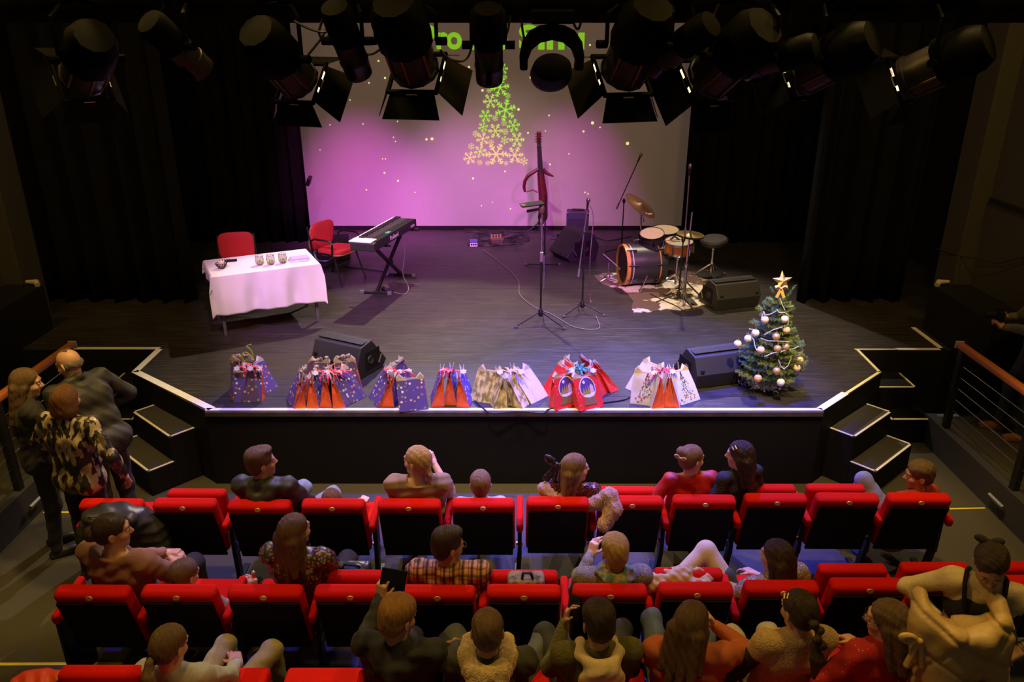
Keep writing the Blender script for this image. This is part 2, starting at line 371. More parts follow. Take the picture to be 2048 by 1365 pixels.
# ------------------------------------------------------------------ steps up to the stage
def steps(sd, name, label):
    t = thing('stage_steps', label, 'steps', (sd*3.4, 6.8, 0))
    o0 = Vector((sd*3.4, 6.8, 0))
    dx = Vector((sd*.746, .666, 0)); dn = Vector((sd*.666, -.746, 0))       # along the tread / outwards
    base = Vector((sd*3.073, 6.70, 0)) - dn*.0
    for k, (off, z) in enumerate(((0., .53), (.252, .265))):
        a = base+dn*off; L_, W_ = .79, .252
        p = [a, a+dx*L_, a+dx*L_+dn*W_, a+dn*W_]
        q = [(v.x-o0.x, v.y-o0.y) for v in p]
        MB().prism(q, z).build('tread_block', m_black, t, bev=.006)
        MB().prism([(v.x-o0.x, v.y-o0.y) for v in (a+dx*.02, a+dx*(L_-.02), a+dx*(L_-.02)+dn*(W_-.02), a+dx*.02+dn*(W_-.02))], .004, Matrix.Translation((0, 0, z))).build('tread_mat', mat('grit_mat', (.05, .048, .045), .8, var=.6, scale=260), t)
        for (s0, s1) in ((p[3], p[2]), (p[0], p[3]), (p[1], p[2])):
            w_ = .022; d = (s1-s0).normalized(); n = Vector((-d.y, d.x, 0)); c = (p[0]+p[2])/2
            if n.dot(c-s0) < 0: n = -n
            r = [s0, s1, s1+n*w_, s0+n*w_]
            MB().prism([(v.x-o0.x, v.y-o0.y) for v in r], .006, Matrix.Translation((0, 0, z+.001))).build('nosing', m_white, t)
        MB().box(tuple((p[3]+p[2])/2-o0+dn*.002+Vector((0, 0, z-.012))), (.78, .006, .02), (0, 0, math.atan2(dx.y, dx.x))).build('nosing', m_black, t)
steps(1, 'stage_steps', 'black two-tread stage steps with white edge strips on the right')
steps(-1, 'stage_steps', 'black two-tread stage steps with white edge strips on the left')
# steps from the galleries
for sd, nm in ((1, 'right'), (-1, 'left')):
    t = thing('side_steps', 'black landing and step beside the %s end of the stage' % nm, 'steps', (sd*4.3, 7.7, 0))
    def P2(x, y): return (sd*x-sd*4.3, y-7.7)
    MB().prism([P2(4.02, 7.36), P2(4.45, 7.36), P2(4.45, 8.04), P2(3.9, 8.04), P2(3.9, 7.5)], .275).build('landing', m_black, t, bev=.005)
    MB().prism([P2(3.87, 7.62), P2(4.36, 7.62), P2(4.36, 8.04), P2(3.87, 8.04)], .53).build('step_block', m_black, t, bev=.005)
    for (x0, y0, x1, y1, z) in ((4.05, 7.36, 4.45, 7.385, .275), (4.02, 7.36, 4.04, 7.6, .275), (3.93, 7.62, 4.36, 7.64, .53), (4.34, 7.62, 4.36, 8.0, .53)):
        MB().box((sd*((x0+x1)/2-4.3), (y0+y1)/2-7.7, z+.003), (x1-x0, y1-y0, .006)).build('nosing', m_ytape, t)
# yellow floor lines
strip((3.55, 6.09), (4.38, 6.12), .02, m_yline, 0, 0, .003); strip((-4.3, 6.05), (-4.02, 6.05), .025, m_yline, 0, 0, .003)
strip((-4.3, 4.20), (-2.72, 4.21), .025, m_yline, 0, 0, .003)
# ------------------------------------------------------------------ railings
for sd, nm, x in ((1, 'right', 4.46), (-1, 'left', -4.38)):
    t = thing('gallery_railing', 'wooden handrail on black posts with steel wires along the %s gallery' % nm, 'railing', (x, 5.2, .27))
    MB((x, 5.2, .27)).box((x, 4.6, 1.2), (.075, 5.2, .07)).build('handrail', m_wood, t, bev=.025, seg=3)
    MB((x, 5.2, .27)).box((x, 7.205, 1.2), (.08, .02, .075)).build('rail_cap', mat('cream_cap', (.55, .5, .35), .6), t, bev=.004)
    for y in (7.12, 5.95, 4.75, 3.5): MB((x, 5.2, .27)).box((x, y, .72), (.06, .07, .9)).build('post', m_bmetal, t, bev=.006)
    for k in range(6): MB((x, 5.2, .27)).tube([(x, 2.6, .42+k*.12), (x, 7.12, .42+k*.12)], .004, 6).build('wire', m_steel, t)
    g = thing('aisle_light', 'small steel step light with blue diodes on the low %s wall' % nm, 'light', (x-sd*.09, 6.0, .16))
    MB().box((0, 0, 0), (.03, .22, .05), (0, sd*-.5, 0)).build('housing', mat('dull_steel', (.22, .21, .2), .45, .6), g, bev=.006)
    for k in range(6): MB().box((-sd*.016, -.07+k*.028, .012), (.008, .016, .012)).build('diode', mat('blue_diode', (.05, .16, 1), .4, emit=1.6, var=0), g)
# wall socket
t = thing('wall_thermostat', 'white wall control panel with dark display on the right wall', 'thermostat', tuple(PY(1996, 523, 8.0)))
t.location = (5.37, 7.6, 1.95); t.scale = (1, 1, 1)
MB().box((0, 0, 0), (.03, .16, .11)).build('casing', mat('offwhite_plastic', (.6, .56, .45), .5), t, bev=.012)
MB().box((-.016, .01, .005), (.004, .07, .06)).build('display', m_black, t)
tag(MB().tube([(5.37, 7.0, 2.75), (5.36, 7.5, 2.1), (5.3, 8.2, 1.75), (5.17, 8.8, 1.68), (5.12, 9.15, 1.66)], .008, 6).build('wall_cable', m_cable, smooth=True), 'thin black cable looping along the right wall below the thermostat', 'cable')
# ------------------------------------------------------------------ drapes
def drape(name, label, x0, x1, y, z0, z1, fold=.22, amp=.06, seed=0, n=None, cat='curtain', flare=0.):
    r = random.Random(seed); n = n or int(abs(x1-x0)/.035)
    v = []; f = []; rows = 9
    for j in range(rows):
        q = j/(rows-1)
        for i in range(n+1):
            x = x0+(x1-x0)*i/n; ph = x/fold*2*math.pi
            yy = y+amp*(.6+.4*q)*(math.sin(ph+.9*math.sin(x*2.3+seed))+.35*math.sin(2.3*ph+seed))+.015*math.sin(6*q+x*3)
            v.append((x, yy, z1+(z0-z1)*q))
    for j in range(rows-1):
        for i in range(n): f.append((j*(n+1)+i, j*(n+1)+i+1, (j+1)*(n+1)+i+1, (j+1)*(n+1)+i))
    b = MB(); b.add(v, f); o = b.build(name, m_drape, smooth=True, solid=.006)
    return tag(o, label, cat)
drape('stage_curtain', 'black drape masking the left side of the projection screen', -6.1, -3.365, 12.8, S+.002, 6.2, seed=1)
drape('stage_curtain', 'black drape masking the right side of the projection screen', 2.82, 6.1, 12.8, S+.002, 6.2, seed=2)
drape('stage_curtain', 'black wing drape hanging behind the white-clothed table', -6.1, -4.15, 9.75, S+.002, 6.2, seed=3, amp=.09, fold=.3)
drape('stage_curtain', 'black wing drape hanging behind the christmas tree', 3.75, 5.15, 9.75, S+.002, 6.2, seed=4, amp=.09, fold=.3)
drape('border_curtain', 'black border cloth hanging over the lighting bar', -5.2, 5.2, 4.95, 4.155, 5.6, seed=5, amp=.03, fold=.5)
# ------------------------------------------------------------------ projection screen
SY = 13.70
t = thing('projection_screen', 'wide projection screen showing a green snowflake tree', 'screen', (0, SY, S))
def screen_mat():
    m = mat('projection_cloth', (.36, .345, .34), .8, var=.03, scale=4, spec=.15); N, L, b = nodes(m)
    b.inputs['Emission Color'].default_value = (.62, .40, .35, 1); b.inputs['Emission Strength'].default_value = .06
    return m
MB((0, SY, S)).box((-.3, SY+.01, 2.85), (7.2, .02, 4.0)).build('cloth', screen_mat(), t)
MB((0, SY, S)).box((-.3, SY-.005, S+.035), (7.2, .05, .06)).build('bottom_bar', m_black, t, bev=.005)
def glow(name, c, e): return mat(name, c, .8, emit=e, var=.12, scale=40, spec=0)
m_gr = glow('projected_green', (.30, .62, .06), .8); m_gr2 = glow('projected_yellow_green', (.46, .58, .14), .75); m_gr3 = glow('projected_cream_green', (.55, .52, .20), .75)
m_txt = glow('projected_text_green', (.24, .60, .02), .75)
def flake(u, v, r_px, m, arms=6, rot=None):
    c = PY(u, v, SY); rr = r_px/F*(SY*math.cos(TH)+(CAMZ-c.z)*math.sin(TH)); b = MB((0, SY, S)); a0 = random.random()*.5 if rot is None else rot
    wd = rr*.125
    for k in range(6):
        g = a0+k*math.pi/3; d = Vector((math.cos(g), 0, math.sin(g))); p = Vector((c.x, SY-.003, c.z))
        b.bar(p, p+d*rr, wd, .003, (0, 1, 0))
        for q, ln in ((.50, .30), (.77, .24)) if rr > .06 else ((.55, .4),):
            for sg in (-1, 1):
                e = Vector((math.cos(g+sg*.95), 0, math.sin(g+sg*.95))); b.bar(p+d*rr*q, p+d*rr*q+e*rr*ln, wd*.95, .003, (0, 1, 0))
    b.build('snowflake', m, t)
z2 = 180/983
fk = [(545, 300, 105, 0), (440, 450, 82, 1), (605, 548, 118, 0), (390, 612, 72, 0), (362, 735, 55, 0), (692, 718, 75, 0), (497, 775, 82, 1), (358, 862, 75, 2), (730, 872, 85, 1),
      (330, 1000, 70, 1), (505, 1030, 122, 2), (707, 1040, 95, 2), (215, 1070, 72, 2), (598, 878, 46, 1), (605, 785, 38, 1), (590, 690, 36, 1), (280, 808, 38, 1), (232, 945, 38, 1),
      (494, 635, 36, 1), (450, 903, 36, 2), (633, 392, 32, 0), (427, 333, 30, 1), (600, 188, 28, 0), (575, 100, 60, 0), (325, 1120, 32, 2), (410, 1128, 28, 2), (612, 1130, 28, 2), (808, 1108, 45, 2), (520, 190, 40, 0)]
for u, v, r_, k in fk: flake(900+u*z2, 120+v*z2, r_*z2, (m_gr, m_gr2, m_gr3)[k])
m_dot = glow('projected_dot', (.62, .68, .22), 1.1)
dots = [(1062, 155, 2.6), (1127, 165, 3.2), (770, 156, 2), (738, 166, 1.6), (873, 228, 2.4), (795, 243, 1.3), (726, 248, 1.3), (853, 279, 2.2), (864, 278, 2.8), (1098, 231, 1.6), (1185, 246, 3),
        (1200, 255, 1.4), (1255, 287, 3.2), (1167, 263, 2), (1056, 266, 1.8), (1091, 262, 1.1), (1180, 90, 1.8), (757, 122, 1.8), (938, 134, 2), (965, 181, 2.4), (1037, 219, 2.4), (1138, 308, 1.3), (1100, 329, 1.6), (796, 362, 2), (769, 346, 1.8),
        (787, 275, 1.2), (791, 283, 1.2), (765, 318, 1.2), (771, 318, 1.2), (946, 357, 2), (1170, 385, 1.4), (1176, 388, 1.4), (1021, 418, 1.4), (963, 412, 1.3), (733, 380, 1.4), (830, 385, 1.2), (700, 200, 1.2), (660, 250, 1.2), (640, 300, 1.), (1300, 200, 1.2), (985, 405, 1.), (1010, 343, 1.6)]
for u, v, r_ in dots:
    c = PY(u, v, SY); rr = r_/F*13.9
    MB((0, SY, S)).cyl((c.x, SY-.004, c.z), (c.x, SY, c.z), rr, n=10).build('snow_dot', m_dot, t)
def text(s_, m, name, W=None, H=None, M=None, parent=None, thick=.002, bold=.0):
    cu = bpy.data.curves.new(name, 'FONT'); cu.body = s_; cu.extrude = thick; cu.offset = bold; cu.align_x = 'LEFT'
    o = bpy.data.objects.new(name, cu); COL.objects.link(o); dg = bpy.context.evaluated_depsgraph_get(); me = bpy.data.meshes.new_from_object(o.evaluated_get(dg))
    COL.objects.unlink(o); bpy.data.objects.remove(o)
    v = np.array([p.co for p in me.vertices]); lo, hi = v.min(0), v.max(0)
    sx = W/(hi[0]-lo[0]) if W else H/(hi[1]-lo[1]); sy = H/(hi[1]-lo[1]) if H else sx
    for p in me.vertices: p.co = M @ Vector(((p.co.x-lo[0])*sx, (p.co.y-lo[1])*sy, p.co.z))
    me.materials.clear(); me.materials.append(m)
    return link(name, me, parent)
for s_, u0, u1, v0, v1 in (('Pro', 845, 923, 50, 99), ('AS', 944, 1017, 49, 100), ('Sinu', 1038, 1170, 49, 100)):
    a = PY(u0, v1, SY); b = PY(u1, v0, SY)
    text(s_, m_txt, 'projected_word', b.x-a.x, b.z-a.z, Matrix.Translation((a.x, -.003, a.z-S)) @ Matrix.Rotation(math.pi/2, 4, 'X'), t, .001, .035)
# ================================================================== things on the stage
def XY(u, v, z=S): p = PZ(u, v, z); return p
def rotz2(p, a): return Vector((p[0]*math.cos(a)-p[1]*math.sin(a), p[0]*math.sin(a)+p[1]*math.cos(a), p[2] if len(p) > 2 else 0))
# ---- table with cloth
TA = math.atan2(.536, 1.086); TC = (-3.0, 9.014)
m_tleg = mat('grey_table_leg', (.16, .15, .15), .4, .5)
t = thing('folding_table', 'long table under a white cloth at the left of the stage', 'table', (*TC, S), TA)
MB().box((0, 0, .725), (1.20, .72, .024)).build('tabletop', mat('grey_laminate', (.3, .29, .28), .5), t, bev=.004)
for i, (x, y) in enumerate(((-.54, -.31), (.54, -.31), (.54, .31), (-.54, .31))): MB().box((x, y, .356), (.035, .035, .713)).build('leg', m_tleg, t, bev=.004)
for y in (-.31, .31): MB().box((0, y, .69), (1.08, .02, .04)).build('rail', m_tleg, t)
def cloth(W, D, over, z, seed=3):
    l, r, f, bk = over; nx, ny = 74, 60; v = []; fs = []
    for j in range(ny+1):
        b = -D/2-f+(D+f+bk)*j/ny
        for i in range(nx+1):
            a = -W/2-l+(W+l+r)*i/nx
            cx = min(max(a, -W/2), W/2); cy = min(max(b, -D/2), D/2); ex, ey = a-cx, b-cy
            dr = max(abs(ex), abs(ey))+.25*min(abs(ex), abs(ey)); p = Vector((cx, cy, z))
            if dr > 0:
                wv = .028*math.sin(cx*13+.6)+.016*math.sin(cx*27+seed) if abs(ey) >= abs(ex) else .022*math.sin(cy*17)
                k = min(dr/.3, 1)
                p.x += np.sign(ex)*(.012+.25*min(abs(ex), abs(ey))+wv*k*(abs(ex) > abs(ey))); p.y += np.sign(ey)*(.012+.10*min(abs(ex), abs(ey))+(wv*k if abs(ey) >= abs(ex) else 0)+.06*dr)
                p.z -= dr-.004
            v.append(p)
    for j in range(ny):
        for i in range(nx): q = j*(nx+1)+i; fs.append((q, q+1, q+nx+2, q+nx+1))
    b_ = MB(); b_.add(v, fs); return b_
m_cloth = mat('white_cotton', (.74, .71, .70), .85, var=.05, scale=5, bump=.25, bscale=14, sheen=.2)
o = cloth(1.215, .735, (.16, .12, .47, .10), .742).build('tablecloth', m_cloth, loc=(*TC, S), rot=(0, 0, TA), smooth=True, solid=.003)
tag(o, 'white cloth draped over the table at the left of the stage', 'tablecloth')
zt = S+.7455
def ont(u, v): p = PZ(u, v, zt); return (p.x, p.y, zt)
t = thing('candle_bowl', 'dark wire bowl holding a cream candle on the tablecloth', 'bowl', ont(444, 537), .4)
b = MB()
for k in range(14):
    g = k*2*math.pi/14; b.tube([(.02*math.cos(g), .02*math.sin(g), .004), (.05*math.cos(g+.2), .05*math.sin(g+.2), .03), (.068*math.cos(g+.4), .068*math.sin(g+.4), .075+.02*math.cos(g))], .004, 5)
for r_, z_ in ((.035, .012), (.055, .04), (.064, .062)): b.tube([(r_*math.cos(k*.45), r_*math.sin(k*.45), z_) for k in range(14)], .0035, 5, closed=True)
b.build('wire_basket', m_bmetal, t, smooth=True)
MB().lathe([(.03, .006), (.036, .02), (.034, .08), (.02, .086)], 16).build('candle', mat('cream_wax', (.75, .55, .42), .5), t, smooth=True)
t = thing('wireless_phone', 'black handset lying on the tablecloth beside the wire bowl', 'phone', ont(462, 523), 1.9)
MB().box((0, 0, .011), (.05, .14, .02)).build('casing', m_black, t, bev=.008); MB().box((0, .03, .022), (.035, .05, .002)).build('screen', mat('dark_glass', (.02, .02, .03), .15), t)
m_glass = mat('tumbler_glass', (.9, .9, .88), .06, var=0, trans=.92); m_net = mat('brown_print', (.10, .07, .05), .5); m_lime = mat('lime_candle', (.55, .62, .06), .5, emit=.12)
for k, (u, v) in enumerate(((520, 530), (542, 529), (566, 526))):
    t = thing('tealight_glass', ('leftmost', 'middle', 'rightmost')[k]+' of three glass tumblers with a lime green candle', 'glass', ont(u, v), k*1., 'tealight glasses on the white table')
    MB().lathe([(.035, .002), (.042, .02), (.046, .06), (.042, .115), (.040, .115), (.043, .06), (.039, .02), (.001, .008)], 20).build('tumbler', m_glass, t, smooth=True)
    b = MB()
    for i in range(9):
        g = i*.698; b.tube([(.0435*math.cos(g), .0435*math.sin(g), .02), (.0475*math.cos(g+.3), .0475*math.sin(g+.3), .06), (.0435*math.cos(g), .0435*math.sin(g), .11)], .0018, 4)
    b.tube([(.0432*math.cos(i*.45), .0432*math.sin(i*.45), .113) for i in range(14)], .002, 4, closed=True); b.build('net_print', m_net, t)
    MB().ball((0, 0, .035), .03, 12, .022).build('candle', m_lime, t, smooth=True)
t = thing('paper_stack', 'small stack of white and lilac papers on the tablecloth', 'papers', ont(596, 521), TA)
for k in range(5): MB().box((random.uniform(-.008, .008)+.008*k, random.uniform(-.006, .006)+.006*k, .003+k*.006), (.21, .15, .0055), (0, 0, random.uniform(-.05, .05))).build('sheet', mat('lilac_paper' if k > 2 else 'white_paper', (.50, .45, .72) if k > 2 else (.7, .68, .7), .8), t)
# ---- chairs
m_red = mat('red_wool', (.62, .03, .03), .85, var=.12, scale=60, bump=.2, bscale=250, sheen=.3); m_shell = mat('orange_shell', (.50, .19, .08), .5, var=.1)
def pad(W, H, T, n=10):
    """rounded upholstered pad in the local xz plane, thickness along y"""
    b = MB(); ring = []
    for k in range(28):
        g = 2*math.pi*k/28; c_, s_ = math.cos(g), math.sin(g)
        ring.append((W/2*np.sign(c_)*abs(c_)**.45, H/2*np.sign(s_)*abs(s_)**.5))
    prof = [(.90, -T/2), (.98, -T*.35), (1, 0), (.98, T*.35), (.90, T*.5), (.5, T*.56)]
    v = [(0, -T/2, 0)]+[(x*q, y, z*q) for q, y in prof for x, z in ring]+[(0, T*.58, 0)]
    f = [(0, 1+(k+1) % 28, 1+k) for k in range(28)]
    for i in range(len(prof)-1):
        for k in range(28): f.append((1+i*28+k, 1+i*28+(k+1) % 28, 1+(i+1)*28+(k+1) % 28, 1+(i+1)*28+k))
    e = 1+len(prof)*28; f += [(e, 1+(len(prof)-1)*28+k, 1+(len(prof)-1)*28+(k+1) % 28) for k in range(28)]
    b.add(v, f); return b
def office_chair(label, loc, rz, arms):
    t = thing('conference_chair', label, 'chair', loc, rz, 'red conference chairs on the stage')
    bk = pad(.46, .40, .05).build('backrest', m_red, t, (0, -.245, .63), (R(-10), 0, 0), smooth=True)
    sh = pad(.47, .41, .03).build('back_shell', m_shell, t, (0, -.275, .62), (R(-10), 0, 0), smooth=True)
    pad(.47, .44, .06).build('seat', m_red, t, (0, .02, .455), (R(92), 0, 0), smooth=True)
    pad(.46, .43, .03).build('seat_shell', m_shell, t, (0, .02, .415), (R(92), 0, 0), smooth=True)
    for sx in (-1, 1):
        x = sx*.24
        MB().tube([(x*1.08, .27, 0), (x*.98, .14, .41), (x*.97, .05, .43), (x*.97, -.1, .43), (x*.98, -.19, .42)], .012, 8).build('front_leg', m_bmetal, t, smooth=True)
        MB().tube([(x*1.08, -.34, 0), (x*1., -.22, .40), (x*1., -.235, .5), (x*.96, -.30, .78)], .012, 8).build('rear_leg', m_bmetal, t, smooth=True)
        if arms: MB().tube([(x*1.04, -.22, .44), (x*1.22, -.2, .60), (x*1.26, -.12, .645), (x*1.26, .12, .645), (x*1.2, .18, .60), (x*1.02, .12, .43)], .014, 8).build('armrest', m_bmetal, t, smooth=True)
    MB().tube([(-.23, .05, .42), (.23, .05, .42)], .011, 8).build('crossbar', m_bmetal, t); MB().tube([(-.23, -.15, .42), (.23, -.15, .42)], .011, 8).build('crossbar', m_bmetal, t)
    return t
office_chair('red padded chair tucked behind the white-clothed table', (-3.62, 9.93, S), R(180+16), False)
office_chair('red padded chair with black arms beside the keyboard', (-2.47, 10.68, S), R(-118), True)
# ---- keyboard on an x stand
ka = math.atan2(1.38, .37); kl = (-1.675, 10.09, S+.76)
t = thing('stage_piano', 'black electric keyboard with white keys on a crossed stand', 'keyboard', kl, ka)   # local x runs along the keys, local -y is the maker's-name side
MB().box((0, 0, .055), (1.42, .33, .11)).build('case', mat('black_plastic', (.03, .028, .028), .45), t, bev=.015)
MB().box((.07, .115, .116), (1.22, .11, .018)).build('white_keys', mat('ivory_keys', (.82, .8, .76), .35, var=.02), t, bev=.003)
b = MB(); 
for k in range(51):
    if k % 7 not in (2, 6): b.box((-.525+k*.0235, .085, .132), (.012, .075, .018))
b.build('black_keys', mat('ebony_keys', (.015, .015, .015), .35), t)
MB().box((-.615, .03, .117), (.19, .30, .014)).build('white_cover', mat('white_card', (.82, .82, .8), .6), t, bev=.004)
MB().box((.02, -.10, .113), (1.30, .13, .008)).build('control_panel', m_black, t)
for k in range(14): MB().cyl((-.45+k*.075, -.07, .117), (-.45+k*.075, -.07, .126), .011, n=10).build('knob', m_steel, t)
MB().box((-.15, -.11, .118), (.10, .05, .004)).build('display', mat('teal_display', (.1, .35, .33), .3, emit=.25), t)
m_wtxt = mat('white_print', (.75, .75, .75), .5)
text('Roland', m_wtxt, 'maker_name', .27, .055, Matrix.Translation((-.22, -.168, .03)) @ Matrix.Rotation(math.pi/2, 4, 'X'), t, .001, .01)
b = MB()
for k in range(4): b.box((.50+k*.035, -.167, .045), (.024, .002, .03), (0, .3, 0))
b.build('model_print', m_wtxt, t)
t = thing('keyboard_stand', 'black crossed stand carrying the electric keyboard', 'stand', (-1.7, 10.4, S)); OO = (-1.7, 10.4, S)
for nm, a, c in (('cross_leg', (-1.83, 10.03), (-1.53, 10.68)), ('cross_leg', (-1.60, 10.86), (-1.80, 9.82))):
    MB(OO).bar((a[0], a[1], S+.02), (c[0], c[1], S+.72), .03, .05).build(nm, m_bmetal, t, bev=.004)
for a, c in (((-2.05, 10.06), (-1.63, 10.0)), ((-1.84, 10.9), (-1.40, 10.83))):
    f_ = MB(OO).bar((*a, S+.02), (*c, S+.02), .034, .034).build('foot', m_bmetal, t, bev=.004)
    for e, d_ in ((a, c), (c, a)):
        v_ = (Vector(e)-Vector(d_)).normalized()*.05; MB(OO).bar((e[0]-v_.x, e[1]-v_.y, S+.022), (e[0]+v_.x*.2, e[1]+v_.y*.2, S+.022), .044, .044).build('rubber_cap', mat('grey_rubber', (.12, .11, .13), .8), f_, bev=.005)
for p in ((-1.53, 10.68), (-1.80, 9.82)): MB(OO).bar((p[0]-.18, p[1]+.05, S+.74), (p[0]+.24, p[1]-.06, S+.74), .03, .035).build('support_arm', m_bmetal, t, bev=.004)
MB(OO).cyl((-1.72, 10.36, S+.36), (-1.64, 10.34, S+.36), .03, n=12).build('pivot_knob', m_bmetal, t)
pp = PZ(775, 581); t = thing('sustain_pedal', 'black metal sustain pedal on the floor under the keyboard', 'pedal', pp, .5)
MB().box((0, 0, .015), (.11, .2, .03)).build('base', m_bmetal, t, bev=.006); MB().box((0, .06, .04), (.07, .12, .012), (.12, 0, 0)).build('pedal_plate', m_steel, t, bev=.004)
def cable(name, label, pts, r=.006, m=None, cat='cable', sm=6):
    P = [Vector(p) for p in pts]; out = []
    for i in range(len(P)-1):
        p0, p1, p2, p3 = P[max(i-1, 0)], P[i], P[i+1], P[min(i+2, len(P)-1)]
        for k in range(sm):
            q = k/sm; out.append(.5*((2*p1)+(p2-p0)*q+(2*p0-5*p1+4*p2-p3)*q*q+(3*p1-p0-3*p2+p3)*q**3))
    out.append(P[-1]); o = MB().tube(out, r, 6).build(name, m or m_cable, smooth=True)
    return tag(o, label, cat)
m_gcable = mat('grey_cable', (.2, .18, .18), .5)
cable('keyboard_cable', 'thin grey cable dangling from the keyboard to the pedal', [(-1.49, 10.3, S+.74), (-1.46, 10.3, S+.5), (-1.5, 10.3, S+.2), (-1.42, 10.2, S+.05), (-1.44, 10.0, S+.008), (-1.6, 10.02, S+.03)], .005, m_gcable)
cable('floor_cable', 'black cable lying behind the keyboard chair', [PZ(690, 535)+Vector((0, 0, .008)), PZ(720, 538)+Vector((0, 0, .008)), PZ(745, 541)+Vector((0, 0, .008)), PZ(770, 545)+Vector((0, 0, .008))], .007)
# power block behind the chair
t = thing('power_pack', 'black flight case with a yellow label behind the keyboard chair', 'case', PZ(668, 515), .2)
MB().box((0, 0, .16), (.5, .4, .32)).build('case', m_black, t, bev=.015); MB().box((.03, -.203, .2), (.09, .006, .07)).build('label_plate', mat('yellow_label', (.6, .55, .1), .6), t)
tag(cable('white_cable', 'white cable looping beside the flight case', [PZ(628, 505, S+.2), PZ(635, 520, S+.1), PZ(655, 522, S+.03), PZ(668, 512, S+.2)], .009, mat('white_cable_rubber', (.5, .5, .5), .5)), None)
# ---- wedge monitors
m_cab = mat('black_cabinet_paint', (.022, .021, .022), .55, var=.25, scale=180, bump=.25, bscale=220); m_grille = mat('monitor_grille', (.028, .027, .03), .5, .3, var=.5, scale=420)
def wedge(label, p, rz, L=.58, port=1, k=1.):
    """p: middle of the front bottom edge, local x along the cabinet, local +y towards the grille side"""
    t = thing('floor_monitor', label, 'speaker', p, rz, 'wedge monitors on the stage')
    prof = [(-.02, 0), (.36, 0), (.43, .07), (.20, .36), (.02, .33), (-.06, .16)]
    M = Matrix.Translation((-L/2, 0, 0)) @ Matrix(((0, 0, 1, 0), (1, 0, 0, 0), (0, 1, 0, 0), (0, 0, 0, 1)))
    MB().prism([(y*k, z*k) for y, z in prof], L, M).build('cabinet', m_cab, t, bev=.012)
    a, c = Vector((0, .43*k, .07*k)), Vector((0, .20*k, .36*k)); n = Vector((0, .29, .23)).normalized()
    MB().box((a+c)/2+n*.004, (L-.05, .32*k, .012), Matrix.Rotation(math.atan2(.29, -.23), 3, 'X')).build('grille', m_grille, t, bev=.003)
    MB().bar((-L/2+.02, .11*k, .352*k), (L/2-.02, .11*k, .352*k), .11*k, .006).build('top_plate', m_grille, t)
    for i in (-1, 0, 1): MB().cyl((i*L*.42, .06, .35*k), (i*L*.42, .06, .362*k), .008, n=8).build('screw', m_steel, t)
    for sx in (-1, 1):
        MB().box((sx*(L/2+.002), .19*k, .16*k), (.008, .24*k, .2*k)).build('end_panel', m_black, t, bev=.003)
        MB().lathe([(.001, 0), (.03, .001), (.034, .008), (.045, .012), (.05, .004)], 18, (sx*(L/2+.004), .15*k, .16*k), (sx, 0, 0)).build('port_ring', m_cab, t, smooth=True)
        MB().bar((sx*(L/2+.012), .28*k, .08*k), (sx*(L/2+.012), .33*k, .16*k), .012, .012).build('handle', mat('worn_metal', (.35, .28, .16), .4, .7), t)
    for i in (-1, 1): MB().box((i*L*.40, -.055*k, .2*k), (.04, .012, .03)).build('corner_bracket', m_bmetal, t)
    return t
def mid(a, b): a = PZ(*a); b = PZ(*b); return (a+b)/2, math.atan2(b.y-a.y, b.x-a.x), (b-a).length
p, a, l = mid((635, 737), (722, 758)); wedge('black wedge monitor behind the second gift bag cluster, left stage front', p, a, .6)
p, a, l = mid((1388, 778), (1490, 764)); wedge('black wedge monitor between the rightmost gift bags and the christmas tree', p, a, .6)
p, a, l = mid((1427, 622), (1515, 612)); wedge('black wedge monitor standing at the edge of the cowhide rug', p, a, .63)
p = PZ(1153, 518); wedge('black wedge monitor tilted up in front of the small amplifier', p+Vector((.16, .22, 0)), R(116), .56, k=1.2)
# ---- amplifier
p = PZ(1154, 482); t = thing('combo_amplifier', 'small dark blue combo amplifier standing before the screen', 'amplifier', p, R(-6))
MB().box((0, 0, .26), (.37, .26, .52)).build('cabinet', mat('navy_tolex', (.03, .03, .06), .7, bump=.2, bscale=300), t, bev=.012)
MB().box((0, -.133, .22), (.32, .008, .38)).build('speaker_cloth', mat('dark_speaker_cloth', (.02, .02, .04), .9), t); MB().box((0, -.02, .54), (.2, .03, .03)).build('handle', m_bmetal, t, bev=.01)
for x in (-1, 1):
    for z in (.03, .49): MB().box((x*.17, -.11, z), (.035, .05, .035)).build('corner_cap', m_steel, t, bev=.006)
# ---- stands
def tripod(t, o, base, h, r=.32, ang=0., z1=.10, foot=.014, m=None, rr=.009, down=.0):
    m = m or m_bmetal; b0 = Vector(base)
    MB(o).lathe([(.022, 0), (.034, .03), (.028, .07), (.014, .10)], 12, b0+Vector((0, 0, z1-.06))).build('hub', m, t, smooth=True)
    for k in range(3):
        g = ang+k*2*math.pi/3; e = b0+Vector((r*math.cos(g), r*math.sin(g), .014))
        lg = MB(o).tube([b0+Vector((0, 0, z1)), e], rr, 8).build('leg', m, t, smooth=True)
        d = (e-b0).normalized()*.05; MB(o).tube([e-d*.6, e+d*.2], foot, 8).build('rubber_foot', mat('grey_rubber', (.12, .11, .13), .8), lg, smooth=True)
def mic(t, o, p, d, r=.018, L=.15, body=None):
    d = Vector(d).normalized(); p = Vector(p)
    b = MB(o).tube([p, p+d*L*.6], [.011, .016], 10).build('microphone', body or m_bmetal, t, smooth=True)
    MB(o).lathe([(.016, 0), (.024, .015), (.025, .035), (.016, .055), (.001, .06)], 12, p+d*L*.58, d).build('mic_head', mat('mic_mesh', (.22, .21, .2), .4, .8), b, smooth=True)
m_silver = mat('satin_silver', (.62, .60, .62), .3, .9)
